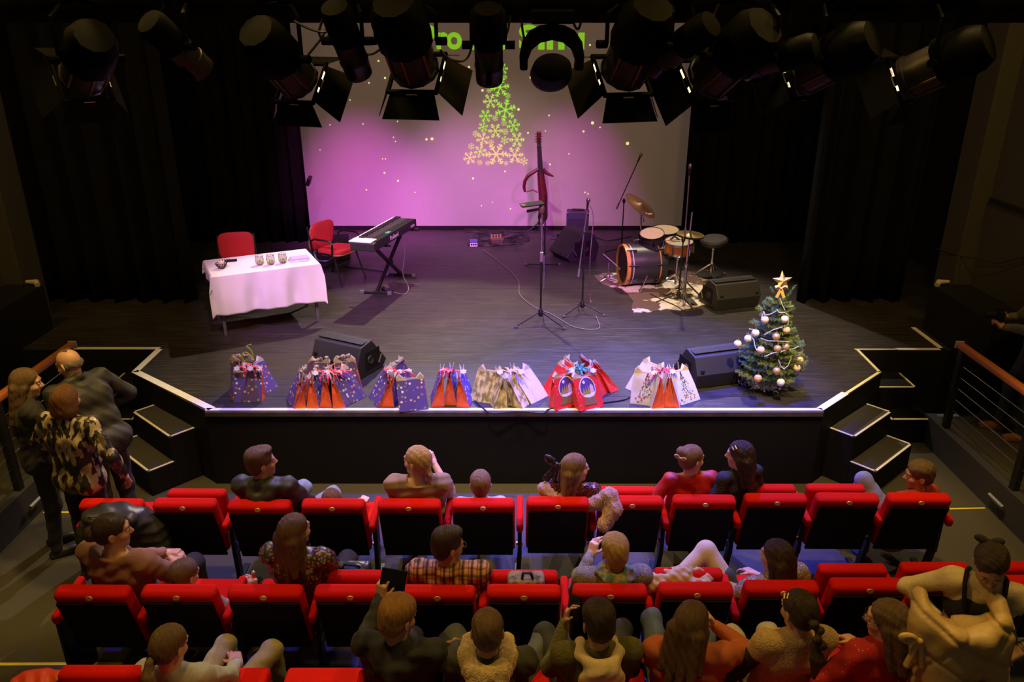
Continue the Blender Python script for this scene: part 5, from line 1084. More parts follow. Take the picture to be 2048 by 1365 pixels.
for i in range(12):
    u = 178+174.2*i-.35*i*(i-3)*.3; v = (1198, 1197, 1197, 1197, 1198, 1197, 1195, 1192, 1188, 1183, 1180, 1178)[i]; p = PZ(u, v, .80); seat('second', i, p.x, p.y-.028, 0, i in up2, R(-.5))
SEAT3 = []
for i in range(9):
    x = -1.65+.55*(i-1); SEAT3.append(x); seat('third', i, x, 2.93, .15, i == 0, 0)
# end armrests
for (row, i) in (('front', 0), ('second', 0)):
    x, y, z = SEATS[(row, i)]; t = thing('end_armrest', 'red end armrest at the left of the %s row' % row, 'armrest', (x-.275, y, 0))
    MB().box((0, .24, .615), (.052, .37, .075), (R(6), 0, 0)).build('pad', m_seat, t, bev=.02, seg=3, smooth=True); MB().box((0, .22, .29), (.032, .30, .57)).build('end_panel', m_bmetal, t, bev=.01)
# ================================================================== people
def skin_mat(name, c):
    m = mat(name, c, .5, var=.06, scale=40, bump=.04, bscale=120); N, L, b = nodes(m); b.inputs['Subsurface Weight'].default_value = .12; b.inputs['Subsurface Radius'].default_value = (.02, .008, .004); return m
SK = {'fair': skin_mat('fair_skin', (.62, .36, .25)), 'tan': skin_mat('tan_skin', (.50, .27, .17)), 'pale': skin_mat('pale_skin', (.68, .43, .32))}
m_lip = mat('lips', (.45, .14, .11), .4); m_eyew = mat('eye_white', (.75, .72, .68), .25, var=0); m_iris = mat('dark_iris', (.05, .035, .025), .2)
def hair_mat(name, c, rough=.45):
    if 'hair_'+name in MATS: return MATS['hair_'+name]
    m = bpy.data.materials.new('hair_'+name); m.use_nodes = True; N = m.node_tree.nodes; L = m.node_tree.links; b = N['Principled BSDF']; b.inputs['Roughness'].default_value = rough; b.inputs['Specular IOR Level'].default_value = .45
    tc = N.new('ShaderNodeTexCoord'); sp = N.new('ShaderNodeSeparateXYZ'); L.new(tc.outputs['Object'], sp.inputs[0])
    ng = N.new('ShaderNodeMath'); ng.operation = 'MULTIPLY'; ng.inputs[1].default_value = -1; L.new(sp.outputs[1], ng.inputs[0])
    ad = N.new('ShaderNodeMath'); ad.operation = 'ADD'; ad.inputs[1].default_value = -.035; L.new(ng.outputs[0], ad.inputs[0])
    at = N.new('ShaderNodeMath'); at.operation = 'ARCTAN2'; L.new(sp.outputs[0], at.inputs[0]); L.new(ad.outputs[0], at.inputs[1])
    mu = N.new('ShaderNodeMath'); mu.operation = 'MULTIPLY'; mu.inputs[1].default_value = 20; L.new(at.outputs[0], mu.inputs[0])
    m2 = N.new('ShaderNodeMath'); m2.operation = 'MULTIPLY'; m2.inputs[1].default_value = 9; L.new(sp.outputs[2], m2.inputs[0])
    cb = N.new('ShaderNodeCombineXYZ'); L.new(mu.outputs[0], cb.inputs[0]); L.new(m2.outputs[0], cb.inputs[1])
    nz = N.new('ShaderNodeTexNoise'); nz.inputs['Scale'].default_value = 1.9; nz.inputs['Detail'].default_value = 7; nz.inputs['Roughness'].default_value = .75; L.new(cb.outputs[0], nz.inputs['Vector'])
    rp = N.new('ShaderNodeValToRGB'); c = np.array(c); rp.color_ramp.elements[0].color = (*(c*.2), 1); rp.color_ramp.elements[1].color = (*np.clip(c*2.3, 0, 1), 1); rp.color_ramp.elements[0].position = .3; rp.color_ramp.elements[1].position = .72
    L.new(nz.outputs['Fac'], rp.inputs[0]); L.new(rp.outputs[0], b.inputs['Base Color'])
    bp = N.new('ShaderNodeBump'); bp.inputs['Strength'].default_value = .8; bp.inputs['Distance'].default_value = .008; L.new(nz.outputs['Fac'], bp.inputs['Height']); L.new(bp.outputs[0], b.inputs['Normal'])
    MATS['hair_'+name] = m; return m
HC = {'dark': (.035, .022, .014), 'brown': (.10, .055, .026), 'light': (.19, .105, .04), 'blond': (.45, .28, .10), 'auburn': (.16, .07, .025), 'ginger': (.30, .15, .05), 'ash': (.13, .08, .04), 'grey': (.16, .13, .10)}
def fab(name, c, rough=.85, **k): return mat('cloth_'+name, c, rough, bump=k.pop('bump', .45), bscale=k.pop('bscale', 16), sheen=k.pop('sheen', .25), var=k.pop('var', .12), scale=k.pop('scale', 60), **k)
def V(*a): return Vector(a)
def ik(a, b, l1, l2, pole):
    d = b-a; L_ = min(d.length, (l1+l2)*.995); d.normalize(); x = (l1*l1-l2*l2+L_*L_)/(2*L_); h = math.sqrt(max(l1*l1-x*x, 0)); p = Vector(pole); p = p-d*p.dot(d)
    if p.length < 1e-4: p = V(0, 0, -1)
    return a+d*x+p.normalized()*h, a+d*L_
def hand(s, wrist, f, n, side, curl, sc):
    f = Vector(f).normalized(); n = Vector(n); n = (n-f*n.dot(f)).normalized(); s_ = f.cross(n)*side; k = .008*sc
    m = Matrix((s_, f, n)).transposed(); c = wrist+f*.045*sc
    s.p.append(('b', 'u', np.array(c), np.array((.028, .034, .004))*sc, np.array(m), .011*sc, .014*sc))
    for i, l in enumerate((.066, .075, .069, .054)):
        b0 = wrist+f*(.086-.006*abs(i-1.2))*sc+s_*(.031-.0205*i)*sc; c1 = curl*(.75+.12*i); d1 = (f*math.cos(c1)+n*math.sin(c1)); d2 = (f*math.cos(c1*2.1)+n*math.sin(c1*2.1)); sp = s_*(.10-.07*i)
        e1 = b0+(d1+sp).normalized()*l*.52*sc; e2 = e1+(d2+sp*.5).normalized()*l*.48*sc
        s.cap(b0-f*.012*sc, e1, .0092*sc, .0084*sc, k*.7); s.cap(e1, e2, .0084*sc, .0068*sc, k*.4)
    b0 = wrist+f*.022*sc+s_*.026*sc; d1 = (f*.62+s_*.72+n*(.25+.3*curl)).normalized(); e1 = b0+d1*.042*sc; d2 = (f*.9+s_*.25+n*(.3+.5*curl)).normalized(); s.cap(b0, e1, .0125*sc, .0105*sc, k); s.cap(e1, e1+d2*.032*sc, .0105*sc, .008*sc, k*.5)
def head_sdf(s, big=1.):
    s.ell((0, -.012, .03), (.074, .096, .086), k=.02); s.ell((0, .025, -.045), (.056, .066, .07), k=.03); s.cap((-.012, .066, -.098), (.012, .066, -.098), .017, k=.025)
    s.cap((-.033, .079, .024), (.033, .079, .024), .013, k=.02); s.ell((.038, .055, -.03), (.024, .03, .024), k=.02); s.ell((-.038, .055, -.03), (.024, .03, .024), k=.02)
    for sx in (-1, 1): s.ell((sx*.031, .1, .003), (.014, .014, .010), k=.012, op='s')
    s.cap((0, .086, .012), (0, .108, -.026), .008, .0125, k=.012); s.cap((-.012, .096, -.03), (.012, .096, -.03), .008, k=.01)
    s.cap((-.019, .084, -.058), (.019, .084, -.058), .0065, k=.008); s.cap((-.016, .083, -.069), (.016, .083, -.069), .007, k=.008)
    for sx in (-1, 1): s.ell((sx*.077, -.008, -.012), (.010, .021, .033), (0, 0, sx*.35), k=.008); s.ell((sx*.085, .002, -.012), (.006, .009, .016), k=.006, op='s')
CUT_FACE = [((0, .105, -.035), (.066, .075, .105)), ((0, .07, -.11), (.085, .08, .075))]
def hair_sdf(s, style):
    k = style
    if k == 'bald':
        for sx in (-1, 1): s.ell((sx*.062, -.03, -.005), (.018, .05, .035), k=.02)
        s.ell((0, -.085, -.01), (.055, .022, .04), k=.03); s.ell((0, -.02, .112), (.04, .05, .004), k=.005); return
    s.ell((0, -.018, .038), (.083, .103, .088), k=.02)
    if k in ('short', 'crew', 'quiff'):
        s.ell((0, -.055, -.015), (.072, .055, .07), k=.03)
        if k == 'quiff': s.ell((0, .03, .10), (.06, .06, .03), k=.03); s.ell((0, -.04, .085), (.075, .07, .05), k=.03)
        if k == 'short': s.ell((0, -.01, .07), (.082, .095, .062), k=.03)
    elif k == 'bob': s.ell((0, -.035, -.02), (.098, .092, .115), k=.03); s.ell((0, -.05, -.075), (.09, .07, .055), k=.03)
    elif k == 'shortbob': s.ell((0, -.04, -.01), (.09, .085, .095), k=.03)
    elif k in ('long', 'verylong'):
        L_ = .36 if k == 'long' else .46
        s.ell((0, -.04, -.02), (.09, .085, .1), k=.03)
        for x in (-.07, -.03, .02, .065): s.cap((x*.9, -.075, -.03), (x*1.25, -.105, -L_*(.85+.15*math.cos(x*40))), .045, .022, k=.02)
        for sx in (-1, 1): s.cap((sx*.078, -.01, -.02), (sx*.10, -.05, -.24), .024, .018, k=.025)
    else: s.ell((0, -.055, -.01), (.074, .06, .07), k=.03)
    for c, r_ in CUT_FACE: s.ell(c, r_, k=.015, op='s')
    if k in ('short', 'crew', 'quiff', 'bun', 'pony', 'braid', 'lowpony'):
        for sx in (-1, 1): s.ell((sx*.085, .012, -.03), (.02, .034, .042), k=.01, op='s')
    if k == 'bun': s.ell((0, -.125, .005), (.052, .045, .05), k=.015)
    if k == 'topbun': s.ell((-.02, -.10, .07), (.05, .042, .045), k=.015)
    if k == 'pony': s.cap((0, -.11, -.02), (0, -.135, -.04), .022, .02, k=.01); s.chain([(0, -.135, -.04), (.01, -.15, -.11), (.05, -.13, -.2), (.10, -.10, -.25)], [.022, .034, .03, .014], k=.015)
    if k == 'lowpony': s.cap((0, -.09, -.06), (0, -.105, -.09), .03, .022, k=.02); s.chain([(0, -.105, -.09), (0, -.12, -.2)], [.028, .012], k=.01)
    if k == 'braid':
        for i in range(7): s.ell((.012*(-1)**i, -.10+.055*max(0, 2-i)*.5+(-.012*i if i > 2 else 0), .10-.035*i), (.026, .022, .026), k=.008)
        s.chain([(0, -.125, -.13), (.0, -.15, -.2), (-.02, -.15, -.30)], [.018, .036, .012], k=.012)
PEOPLE = {}
def person(label, u, v, y, z0=0., yaw=0., sc=1., head=(0, 0, 0), lean=(6, 0), skin='fair', hair=('brown', 'short'), top=None, sleeve=1., bottom=None, shoes=None, arms=None, legs=None, mode='sit', headz=None, wide=1., extra=None, topx=None, hairx=None, body_h=.0068, glasses=None, skirt=False, seatz=.455, matfn=None, collar=None):
    """u, v: pixel of the head middle; y: depth of the hips; everything else in body space (x right, y forward, z up)"""
    hs = sc**.28; hipz = (seatz+.085*sc) if mode == 'sit' else .93*sc
    lean = (lean[0]+(9 if mode == 'sit' else 0), lean[1])
    Rl = Matrix.Rotation(R(lean[0]), 3, 'X') @ Matrix.Rotation(R(lean[1]), 3, 'Y')
    hip = V(0, 0, hipz); sp = lambda a, b, c: hip+Rl @ V(a*sc, b*sc, c*sc)
    neck = sp(0, -.01, .525); hc = neck+Rl @ V(0, .02*hs, 0)+V(0, .012*hs, .135*hs)
    Rz = Matrix.Rotation(R(yaw), 3, 'Z')
    hy = (Rz @ hc).y; want = PZ(u, v, z0+hc.z).y-hy      # depth at which a body of this height shows its head there
    if mode == 'stand' and headz != 'keep': y = want
    elif mode == 'stand': z0 += 0
    else: y = min(max(want, y-.03), y+.2)
    pt = PY(u, v, y+hy); x = pt.x-(Rz @ hc).x
    if mode == 'sit': z0 += max(min(pt.z-hc.z-z0, .3), -.35)
    t = thing('person', label, 'person', (x, y, z0), R(yaw)); PEOPLE[label] = t
    HM = Matrix.Translation(hc) @ Matrix.Rotation(R(head[0]), 4, 'Z') @ Matrix.Rotation(R(head[1]), 4, 'X') @ Matrix.Rotation(R(head[2]), 4, 'Y') @ Matrix.Scale(hs, 4)
    SH = {sx: sp(sx*.168*wide, -.005, .475) for sx in (-1, 1)}
    A = {}
    for sx in (-1, 1):
        spec = (arms or {}).get(sx) or dict(hand=(sx*.14, .28, .06)); w_ = hip+V(spec['hand'][0], spec['hand'][1], spec['hand'][2])*sc if 'abs' not in spec else Vector(spec['abs'])
        e, w_ = ik(SH[sx], w_, .285*sc, .25*sc, spec.get('pole', (sx*.35, -.6, -.7))); A[sx] = (e, w_, spec)
    # --- skin: one continuous surface with head, neck, trunk, arms and hands
    s = SDF(.02*sc); s.cap(sp(0, 0, -.02), sp(0, 0, .42), .085*sc, .09*sc, k=.05); s.cap(SH[-1], SH[1], .048*sc, k=.05)
    s.cap(neck+V(0, 0, -.06*sc), HM @ V(0, -.012, -.055), .058*hs, .053*hs, k=.03)
    for sx in (-1, 1):
        e, w_, spec = A[sx]; s.cap(SH[sx], e, .043*sc, .037*sc); s.cap(e, w_, .037*sc, .024*sc, k=.015)
        f = Vector(spec['f']) if 'f' in spec else (w_-e).normalized(); n = Vector(spec.get('n', (-sx*.3, 0, -1))); hand(s, w_-f.normalized()*.006, f, n, spec.get('side', sx), spec.get('curl', .55), hs)
    s.M = HM; head_sdf(s); s.M = Matrix.Identity(4)
    lipc = np.array(HM @ V(0, .092, -.063)); ir = np.array(HM.to_3x3().normalized())
    def mf(c):
        d = (c-lipc) @ ir; return ((np.abs(d[:, 0]) < .021*hs) & (np.abs(d[:, 2]) < .0085*hs) & (np.abs(d[:, 1]) < .022*hs)).astype(np.int32)
    bo = s.mesh('body', body_h, [SK[skin], m_lip], t, matfn=mf)
    for sx in (-1, 1):
        b = MB(); b.ball((sx*.031, .081, .004), .0118, 10); o = b.build('eye', m_eyew, t, smooth=True); o.matrix_local = HM
        b = MB(); b.lathe([(.0001, .0122), (.006, .0112)], 10, (sx*.031, .081, .004), (0, 1, 0)); q = b.build('iris', m_iris, o, smooth=True)
        b = MB(); b.tube([(sx*.014, .0925, .023), (sx*.03, .093, .028), (sx*.046, .083, .024)], [.003, .0042, .002], 5); o = b.build('eyebrow', hair_mat(hair[0], HC[hair[0]]), t, smooth=True); o.matrix_local = HM
    # --- hair
    if hair[1]:
        s = SDF(.02); hair_sdf(s, hair[1])
        if hairx: hairx(s)
        ph = lambda X, Y, Z: (.0011*np.sin(np.arctan2(X, -Y-.035)*52+Z*40+3*np.sin(Z*55))+.0022*np.sin(X*120+Y*90+Z*35)*np.sin(Y*140-Z*50)).astype(np.float32)
        o = s.mesh('hair', .0055, hair_mat(hair[0], HC[hair[0]]), t, disp=ph); o.matrix_local = HM
    if glasses:
        b = MB()
        for sx in (-1, 1):
            b.tube([(sx*.032+.022*math.cos(k*.52), .108, .002+.017*math.sin(k*.52)) for k in range(12)], .0018, 5, closed=True); b.tube([(sx*.055, .106, .006), (sx*.08, .0, .006), (sx*.082, -.02, -.002)], .0018, 5)
        b.tube([(-.01, .11, .006), (.01, .11, .006)], .0018, 5); o = b.build('glasses', mat(glasses, (.25, .15, .05) if 'gold' in glasses else (.02, .02, .02), .3, .6), t, smooth=True); o.matrix_local = HM
    # --- top
    if top:
        s = SDF(.05*sc); s.cap(sp(-.085*wide, -.005, .36), sp(.085*wide, -.005, .36), .118*sc, k=.05); s.cap(sp(-.07*wide, .01, .18), sp(.07*wide, .01, .18), .122*sc, k=.07); s.cap(sp(-.085*wide, 0, .0), sp(.085*wide, 0, .0), .125*sc, k=.07)
        s.cap(SH[-1], SH[1], .068*sc, k=.05)
        s.cap(sp(0, -.005, .46), neck+V(0, -.004, -.02*sc), .085*sc, .066*sc, k=.04)
        for sx in (-1, 1):
            e, w_, spec = A[sx]; q = min(sleeve, 1.)
            s.cap(SH[sx], SH[sx].lerp(e, min(q*2, 1)), .068*sc, (.068-.014*min(q*2, 1))*sc, k=.03)
            if q > .5: s.cap(e, e.lerp(w_, (q-.5)*2*.97), .053*sc, .038*sc, k=.02)
        if topx: topx(s, sp, A, SH, neck, sc, HM)
        s.mesh('top', .0095, top, t, disp=wob(.0045, 38, int(u)))
    # --- legs
    kn = {}; an = {}
    for sx in (-1, 1):
        if legs: kn[sx], an[sx] = [Vector(q) for q in legs[sx]]
        elif mode == 'sit': kn[sx] = hip+V(sx*.115*sc, .43*sc, .03*sc); an[sx] = V(sx*.12*sc, .47*sc, max(kn[sx].z-.42*sc, .08))
        else: kn[sx] = V(sx*.10*sc, .02*sc, .49*sc); an[sx] = V(sx*.11*sc, -.03*sc, .08*sc)
    if bottom:
        s = SDF(.04*sc); s.cap(hip+V(-.075*sc, 0, -.01), hip+V(.075*sc, 0, -.01), .115*sc)
        for sx in (-1, 1): s.cap(hip+V(sx*.09*sc, .02, -.01), kn[sx], .088*sc, .066*sc, k=.03); s.cap(kn[sx], an[sx], .064*sc, .046*sc, k=.03)
        if skirt: s.ell(hip+V(0, .2*sc, -.0), (.2*sc, .26*sc, .10*sc), k=.05) if mode == 'sit' else s.cap(hip, hip+V(0, 0, -.42*sc), .14*sc, .21*sc, k=.05)
        s.mesh('trousers' if not skirt else 'skirt', .011, bottom, t, disp=wob(.004, 30, int(v)))
    m_sh = shoes or mat('dark_shoe_leather', (.03, .025, .022), .5)
    for sx in (-1, 1):
        a = an[sx]; fz = max(a.z-.05*sc, .035); d_ = (an[sx]-kn[sx]); fw = V(0, 1, 0)
        s = SDF(.02); s.ell(a+V(0, .055*sc, -(a.z-fz)), (.045*sc, .125*sc, .042*sc)); s.cap(a, a+V(0, 0, -.02), .04*sc); s.rbox(a+V(0, .055*sc, -(a.z-fz)-.025*sc), (.028*sc, .10*sc, .004), .012*sc); s.mesh('shoe', .009, m_sh, t)
    if extra: extra(t, dict(HM=HM, sp=sp, A=A, SH=SH, neck=neck, hip=hip, sc=sc, hs=hs, kn=kn, an=an))
    return t
# ---- little extras
def at_head(t, HM, b, name, m, **k): o = b.build(name, m, t, **k); o.matrix_local = HM; return o
def ribbon_head(pos, m, size=.05, tails=True, tilt=(0, 0, 0)):
    def f(t, C):
        Mx = C['HM'] @ Matrix.Translation(pos) @ Euler([R(a) for a in tilt]).to_matrix().to_4x4(); s = SDF(.006)
        for sx in (-1, 1):
            s.ell((sx*size*.75, 0, size*.12), (size*.7, size*.26, size*.42), (0, sx*-.25, 0))
            s.ell((sx*size*.75, -size*.3, size*.12), (size*.4, size*.2, size*.2), op='s')
            if tails: s.cap((sx*size*.1, 0, -size*.1), (sx*size*.45, -.005, -size*1.9), size*.16, size*.24)
        s.ell((0, -.004, 0), (size*.24, size*.24, size*.26)); o = s.mesh('hair_bow', .0045, m, t); o.matrix_local = Mx
    return f
def multi(*fs):
    def f(t, C):
        for g in fs: g(t, C)
    return f
def phone_in(sx, off=(0, .05, .02), rot=(0, 0, 0), w_=.075):
    def f(t, C):
        e, w, spec = C['A'][sx]; g = thing('smartphone', spec['phone'], 'phone', (0, 0, 0)); g.location = t.location; g.rotation_euler = t.rotation_euler
        Mx = Matrix.Translation(w+Vector(off)) @ Euler([R(a) for a in rot]).to_matrix().to_4x4()
        b = MB(); b.box((0, 0, 0), (w_, .155, .009)); o = b.build('case', m_black, g, bev=.008); o.matrix_local = Mx
        b = MB(); b.box((0, 0, .005), (w_-.006, .147, .002)); o = b.build('screen', mat('phone_glass', (.015, .015, .02), .12), g); o.matrix_local = Mx
    return f
def watch(sx, c=(.55, .38, .15)):
    def f(t, C):
        e, w, spec = C['A'][sx]; d = (w-e).normalized(); a, b_, _ = frame(d); p = w-d*.025; b = MB(); b.tube([p+(a*math.cos(k*.45)+b_*math.sin(k*.45))*.031*C['sc'] for k in range(14)], .007, 6, closed=True); b.build('wristband', mat('gold_wristband', c, .4, .6), t, smooth=True)
    return f
# ---- fabrics of the audience
def plaid():
    m = fab('plaid', (.5, .33, .2)); N, L, b = nodes(m); tc = N.new('ShaderNodeTexCoord'); sp = N.new('ShaderNodeSeparateXYZ'); L.new(tc.outputs['Object'], sp.inputs[0]); outs = []
    for i, sc in ((0, 17.), (2, 15.)):
        ms = N.new('ShaderNodeMath'); ms.operation = 'MULTIPLY'; ms.inputs[1].default_value = sc; L.new(sp.outputs[i], ms.inputs[0]); fr = N.new('ShaderNodeMath'); fr.operation = 'FRACT'; L.new(ms.outputs[0], fr.inputs[0])
        rp = N.new('ShaderNodeValToRGB'); rp.color_ramp.interpolation = 'CONSTANT'; E_ = rp.color_ramp.elements; cs = [(0, (.78, .62, .42)), (.22, (.45, .12, .06)), (.34, (.62, .45, .30)), (.55, (.12, .08, .05)), (.75, (.42, .10, .05)), (.84, (.7, .55, .38))]
        while len(E_) < len(cs): E_.new(.5)
        for e, (p, c) in zip(E_, cs): e.position = p; e.color = (*c, 1)
        L.new(fr.outputs[0], rp.inputs[0]); outs.append(rp.outputs[0])
    mx = N.new('ShaderNodeMix'); mx.data_type = 'RGBA'; mx.blend_type = 'MULTIPLY'; mx.inputs[0].default_value = .85; L.new(outs[0], mx.inputs[6]); L.new(outs[1], mx.inputs[7]); L.new(mx.outputs[2], b.inputs['Base Color']); return m
m_seq = speck('red_black_sequins', (.05, .012, .015), [(.45, .05, .05), (.6, .3, .25), (.1, .02, .02)], 130, .8, .4, .2); m_seq2 = speck('champagne_sequins', (.30, .22, .13), [(.8, .65, .45), (.35, .5, .55), (.6, .5, .2), (.2, .15, .1)], 110, .9, .42, .18)
m_leo = speck('dark_leopard_print', (.05, .032, .02), [(.32, .22, .10), (.25, .16, .07)], 48, .85, .4, .35); m_camo = fab('camo', (.30, .26, .16), scale=14, col2=(.14, .13, .07)); m_tweed = fab('grey_tweed', (.12, .11, .085), scale=150, col2=(.30, .28, .22), bump=.6, bscale=120)
def blocks():
    m = fab('block_satin', (.5, .4, .2), .32, sheen=0); N, L, b = nodes(m); tc = N.new('ShaderNodeTexCoord'); mp = N.new('ShaderNodeMapping'); mp.inputs['Scale'].default_value = (6.5, 6.5, 2.6); mp.inputs['Rotation'].default_value = (0, .6, .4); L.new(tc.outputs['Object'], mp.inputs[0]); vo = N.new('ShaderNodeTexVoronoi'); vo.distance = 'CHEBYCHEV'; L.new(mp.outputs[0], vo.inputs['Vector']); sp = N.new('ShaderNodeSeparateColor'); L.new(vo.outputs['Color'], sp.inputs[0])
    rp = N.new('ShaderNodeValToRGB'); rp.color_ramp.interpolation = 'CONSTANT'; E_ = rp.color_ramp.elements; cs = [(0, (.022, .02, .018)), (.38, (.50, .42, .26)), (.62, (.10, .07, .04)), (.72, (.38, .28, .16)), (.86, (.03, .025, .02))]
    while len(E_) < len(cs): E_.new(.5)
    for e, (p, c) in zip(E_, cs): e.position = p; e.color = (*c, 1)
    L.new(sp.outputs[0], rp.inputs[0]); L.new(rp.outputs[0], b.inputs['Base Color']); return m
def fuzzy(name, c): return fab(name, c, .95, bump=1., bscale=110, scale=45, var=.25, sheen=.6)
jeans = fab('blue_jeans', (.22, .27, .40)); greyj = fab('grey_jeans', (.22, .23, .26)); blackt = fab('black_trousers', (.025, .024, .024)); greent = fab('dark_green_trousers', (.05, .06, .035)); khaki = fab('khaki_trousers', (.34, .30, .19)); cream_t = fab('cream_trousers', (.5, .45, .33)); tealj = fab('teal_jeans', (.09, .13, .13))
Y1 = 5.27; Y2 = 4.36; Y3 = 3.34
# ---------------- front row
def hood(r=.1, y=-.10, z=.44, w_=.09):
    def f(s, sp, A, SH, neck, sc, HM): s.chain([sp(-w_, y*.6, z+.05), sp(-w_*.6, y, z), sp(0, y*1.25, z-.03), sp(w_*.6, y, z), sp(w_, y*.6, z+.05)], r*.5*sc, k=.03)
    return f
person('man in dark jacket and jeans in the front row, looking right', 523, 926, Y1, 0, -6, 1.04, (-52, 2, 0), (7, -3), 'tan', ('brown', 'quiff'), fab('dark_olive_jacket', (.035, .035, .024), .6), 1., jeans, wide=1.06, topx=hood(.10, -.08, .46), arms={1: dict(hand=(.26, .20, .05), pole=(.5, -.7, -.3)), -1: dict(hand=(-.2, .28, .06))}, legs={-1: ((.02, .46, .62), (-.02, .56, .1)), 1: ((.30, .38, .62), (.2, .62, .1))})
person('small child with brown hair and pink hoodie low in the front row', 663, 1003, Y1-.02, 0, 0, .60, (15, -8, 0), (18, 0), 'pale', ('auburn', 'shortbob'), fab('pink_fleece', (.70, .38, .42)), 1., fab('pink_leggings', (.5, .25, .3)), headz='fit', arms={1: dict(hand=(.30, .32, .34), pole=(.6, .2, -.5), curl=.9), -1: dict(hand=(-.25, .15, .2))}, body_h=.006)
def tanneck(s, sp, A, SH, neck, sc, HM): s.ell(sp(0, -.02, .55), (.085, .085, .06), k=.02, op='s')
person('blond woman in tan shirt in the front row, looking left', 834, 922, Y1, 0, 3, 1.03, (58, 0, 0), (6, 0), 'fair', ('blond', 'lowpony'), fab('tan_jersey', (.30, .20, .105), bscale=10), .62, fab('dark_blue_trousers', (.05, .05, .08)), wide=1.06, topx=tanneck, arms={1: dict(hand=(.10, .20, .44), pole=(.5, -.2, -1), f=(-.35, .3, .85)), -1: dict(hand=(-.12, .28, .2))})
person('little boy with light brown hair in the front row, from behind', 961, 968, Y1, 0, 0, .88, (2, 0, 0), (6, 0), 'pale', ('light', 'crew'), fab('cream_stripe_shirt', (.45, .40, .33), scale=30), 1., greyj, headz='fit')
def stole(t, C):
    s = SDF(.03); sc = C['sc']; n = C['neck']; s.chain([C['sp'](-.27, .05, .36), C['sp'](-.26, -.06, .47), C['sp'](-.12, -.13, .42), C['sp'](.08, -.14, .40), C['sp'](.22, -.10, .44), C['sp'](.32, -.08, .52), C['sp'](.37, -.16, .45), C['sp'](.30, -.26, .34)], [.045, .05, .05, .05, .055, .062, .06, .055]); s.mesh('fur_stole', .009, fuzzy('beige_fur', (.50, .30, .22)), t, disp=wob(.006, 140, 3))
person('girl with black glitter hair bow and fur stole in the front row', 1151, 936, Y1, 0, -12, .86, (-62, -2, 0), (5, 2), 'pale', ('light', 'long'), m_seq, .6, fab('violet_skirt', (.12, .05, .14)), headz='fit', skirt=True, extra=multi(ribbon_head((-.03, -.145, .03), speck('black_glitter', (.015, .014, .016), [(.3, .28, .3), (.1, .1, .1)], 160, .6, .35, .25), .085, True, (0, 20, 60)), stole))
def keyhole(s, sp, A, SH, neck, sc, HM): s.ell(sp(0, -.125, .41), (.010, .04, .035), k=.004, op='s')
m_velv = fab('red_velvet', (.42, .008, .008), .55, sheen=.8)
person('girl in red velvet dress with beige hair bow in the front row', 1384, 918, Y1+.05, 0, 5, .86, (-66, -4, 0), (-2, 0), 'pale', ('light', 'topbun'), m_velv, 1., m_velv, headz='fit', skirt=True, wide=1.12, topx=keyhole, arms={-1: dict(hand=(-.32, .0, .02), pole=(-.8, -.4, 0)), 1: dict(hand=(.2, .12, .06), pole=(.8, -.4, 0))}, extra=ribbon_head((.02, -.15, .045), fab('beige_bow', (.62, .40, .20)), .04, False, (0, 20, 60)))
def clip(t, C):
    b = MB(); b.tube([(.066, .05, .075), (.076, .03, .06), (.08, .04, .048)], .006, 6); b.tube([(.07, .035, .08), (.082, .012, .062)], .006, 6); at_head(t, C['HM'], b, 'hair_clip', mat('gold_clip', (.7, .48, .15), .3, .7), smooth=True)
def clipL(t, C):
    b = MB(); b.tube([(-.05, .05, .088), (-.07, .03, .07)], .006, 6); b.tube([(-.045, .025, .10), (-.068, .008, .082)], .006, 6); at_head(t, C['HM'], b, 'hair_clip', mat('gold_clip', (.7, .48, .15), .3, .7), smooth=True)
person('girl in black cardigan with gold hair clips in the front row', 1479, 910, Y1+.05, 0, 22, .84, (40, -6, 0), (-2, -3), 'fair', ('dark', 'long'), fab('black_fluffy_cardigan', (.018, .017, .018), .8, bump=.8, bscale=80), 1., fab('raspberry_skirt', (.45, .05, .07)), headz='fit', skirt=True, arms={-1: dict(hand=(-.24, .16, .18), pole=(-.5, -.6, -.4)), 1: dict(hand=(.2, .05, .0), pole=(.8, -.4, 0))}, extra=clipL)
def popcol(s, sp, A, SH, neck, sc, HM): s.chain([sp(-.06, .05, .50), sp(-.075, -.03, .52), sp(0, -.075, .53), sp(.075, -.03, .52), sp(.06, .05, .50)], .028*sc, k=.015)
person('boy in red jacket and grey jeans at the right end of the front row', 1838, 951, Y1+.12, 0, 24, .92, (52, -6, 0), (2, 2), 'tan', ('ash', 'short'), fab('brick_red_jacket', (.36, .035, .022)), 1., greyj, headz='fit', topx=popcol, legs={-1: ((-.30, .36, .78), (-.2, .56, .2)), 1: ((-.08, .34, .90), (-.05, .5, .25))})
